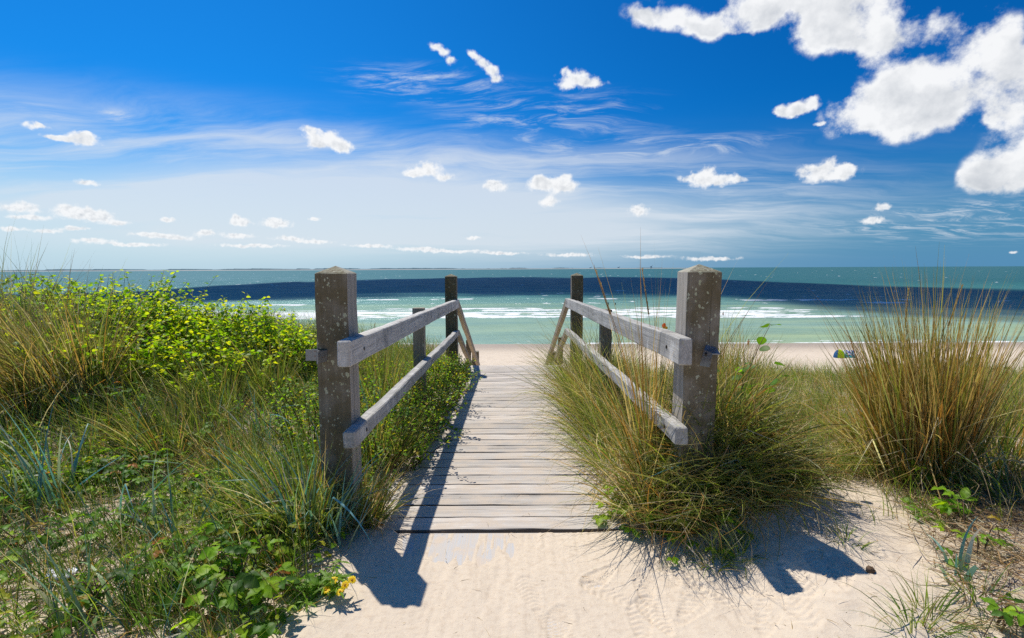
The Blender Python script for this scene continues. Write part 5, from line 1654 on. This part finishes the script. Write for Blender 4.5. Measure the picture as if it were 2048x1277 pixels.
# ---- yellow ragwort, odd leaves, scraps
def ragwort(base, label):
    rg = np.random.default_rng(8)
    e = empty('ragwort', base, label, 'wildflower')
    gl_ = Geo(); gs = Geo()
    base = base + np.array((0, 0, .0))
    heads = [at_y(*p) for p in ((652, 1180, base[1] - .07), (680, 1184, base[1] - .08), (704, 1160, base[1] - .05), (668, 1160, base[1] - .05), (690, 1170, base[1] - .07))]
    for i, hp in enumerate(heads):
        tt = np.linspace(0, 1, 7)[:, None]
        b = base + np.array((rg.normal(0, .01), rg.normal(0, .01), -.01))
        pts = b * (1 - tt) + hp * tt + np.array((0, .02, .03)) * np.sin(np.pi * tt)
        V, Q, T = tube(pts, .0022, .0012, 5); gs.add(V, Q, T)
        n = 26; k = rg.random(n); pp = b * (1 - k[:, None]) + hp * k[:, None] + np.array((0, .02, .03)) * np.sin(np.pi * k)[:, None]
        a = rg.uniform(0, 6.283, n)
        V, Q, T, C = put_leaves(THIN, pp, np.stack([np.cos(a), np.sin(a), rg.uniform(-.1, .6, n)], 1), np.stack([rg.normal(0, .3, n), rg.normal(0, .3, n), np.ones(n)], 1), rg.uniform(.03, .06, n), np.array((.16, .29, .03)) * rg.uniform(.7, 1.2, (n, 1)))
        gl_.add(V, Q, None, C)
        fl = Geo()
        m = 13; a = np.arange(m) * 6.283 / m + rg.normal(0, .1, m)
        fn = np.array((rg.normal(0, .2), -.45 + rg.normal(0, .2), 1.0)); fn /= np.linalg.norm(fn)
        t1 = np.cross(fn, (1, 0, 0)); t1 /= np.linalg.norm(t1); t2 = np.cross(fn, t1)
        D = np.cos(a)[:, None] * t1 + np.sin(a)[:, None] * t2
        V, Q, T, C = put_leaves(OVAL, hp + D * .004, D + fn * .15, np.tile(fn, (m, 1)), rg.uniform(.0105, .0135, m), np.tile((.95, .70, .01), (m, 1)))
        fl.add(V, Q, None, C)
        V, Q, T = ellipsoid(hp, (.0055, .0055, .004), 8, 5); fl.add(V, Q, T, (.60, .34, .01))
        fl.build('flower', m_petal, e)
    for j in range(26):
        a = rg.uniform(0, 6.283); L = rg.uniform(.05, .13)
        tt = np.linspace(0, 1, 5)[:, None]
        pts = base + np.array((rg.normal(0, .03), rg.normal(0, .03), 0)) + tt * L * np.array((math.cos(a), math.sin(a), .7)) - tt ** 2 * np.array((0, 0, .02))
        gs.add(*tube(pts, .0016, .0008, 4))
        n = 16; k = rg.random(n); i0 = np.minimum((k * 4).astype(int), 3); f = (k * 4 - i0)[:, None]
        pp = pts[i0] * (1 - f) + pts[i0 + 1] * f
        b_ = rg.uniform(0, 6.283, n)
        V, Q, T, C = put_leaves(THIN, pp, np.stack([np.cos(b_), np.sin(b_), rg.uniform(0, .5, n)], 1), np.stack([rg.normal(0, .3, n), rg.normal(0, .3, n), np.ones(n)], 1), rg.uniform(.025, .05, n), np.array((.17, .31, .03)) * rg.uniform(.7, 1.25, (n, 1)))
        gl_.add(V, Q, None, C)
    gl_.build('foliage', m_leaf, e); gs.build('stem', m_twig, e)


ragwort(G(628, 1190), 'feathery ragwort with bright yellow flowers beside the sandy path')

m_plas, t, out = material('white_plastic')
principled(t, out, (.62, .66, .74), 0.35, 0.5)
b = G(122, 1168)
n = 9
xx, yy = np.meshgrid(np.linspace(-.5, .5, n), np.linspace(-.5, .5, n))
rr = np.random.default_rng(3)
zz = .028 * np.abs(vn(xx * 5 + 3, yy * 5, 4)) + .012 * rr.random(xx.shape)
V = np.stack([b[0] + xx.ravel() * .10, b[1] + yy.ravel() * .055, b[2] + .012 + zz.ravel()], 1)
V2 = V - (0, 0, .002)
fq = grid_faces(n, n)
tag(Geo().add(np.vstack([V, V2]), np.vstack([fq, fq[:, ::-1] + n * n])).build('plastic_scrap', m_plas, base=b), 'crumpled white plastic scrap lying in the plants at lower left', 'litter')
b = G(1740, 1150)
V, Q, T = ellipsoid(b + (0, 0, .008), (.018, .013, .011), 10, 7, .18, 5)
tag(Geo().add(V, Q, T).build('pine_cone_scrap', m_twig, base=b), 'small dark brown lump on the bare sand at right', 'debris')
b = G(1650, 985) + np.array((0, 0, .01))
V, Q, T = ellipsoid(b, (.022, .018, .014), 10, 7, .10, 6)
m_stone = simple('grey_stone', (.36, .37, .38))
tag(Geo().add(V, Q, T).build('stone', m_stone, base=b), 'small grey stone at the top of the sand gap', 'stone')
# the orange leaf shoot by the right post
b = G(1330, 800); tp = at_y(1330, 646, b[1])
e = empty('orange_leaf_shoot', (tp[0] - .02, b[1], b[2]), 'thin shoot with a bright orange red leaf beside the right front post', 'plant')
tt = np.linspace(0, 1, 7)[:, None]
pts = ORG[e.name] * (1 - tt) + (tp - (0.005, 0, .05)) * tt
Geo().add(*tube(pts, .0016, .001, 4)).build('stem', m_twig, e)
P_ = np.array([tp - (0.02, 0, .045), tp - (.012, 0, .06), tp - (.0, 0, .055)]); D_ = np.array([(.55, -.1, 1.0), (.2, -.3, .6), (.7, .1, .4)])
V, Q, T, C = put_leaves(BIGOV, P_, D_, np.array([(.2, -1, .2)] * 3), np.array([.048, .03, .034]), np.array([(.62, .08, .02), (.55, .35, .02), (.5, .30, .02)]))
Geo().add(V, Q, None, C).build('foliage', m_petal, e)
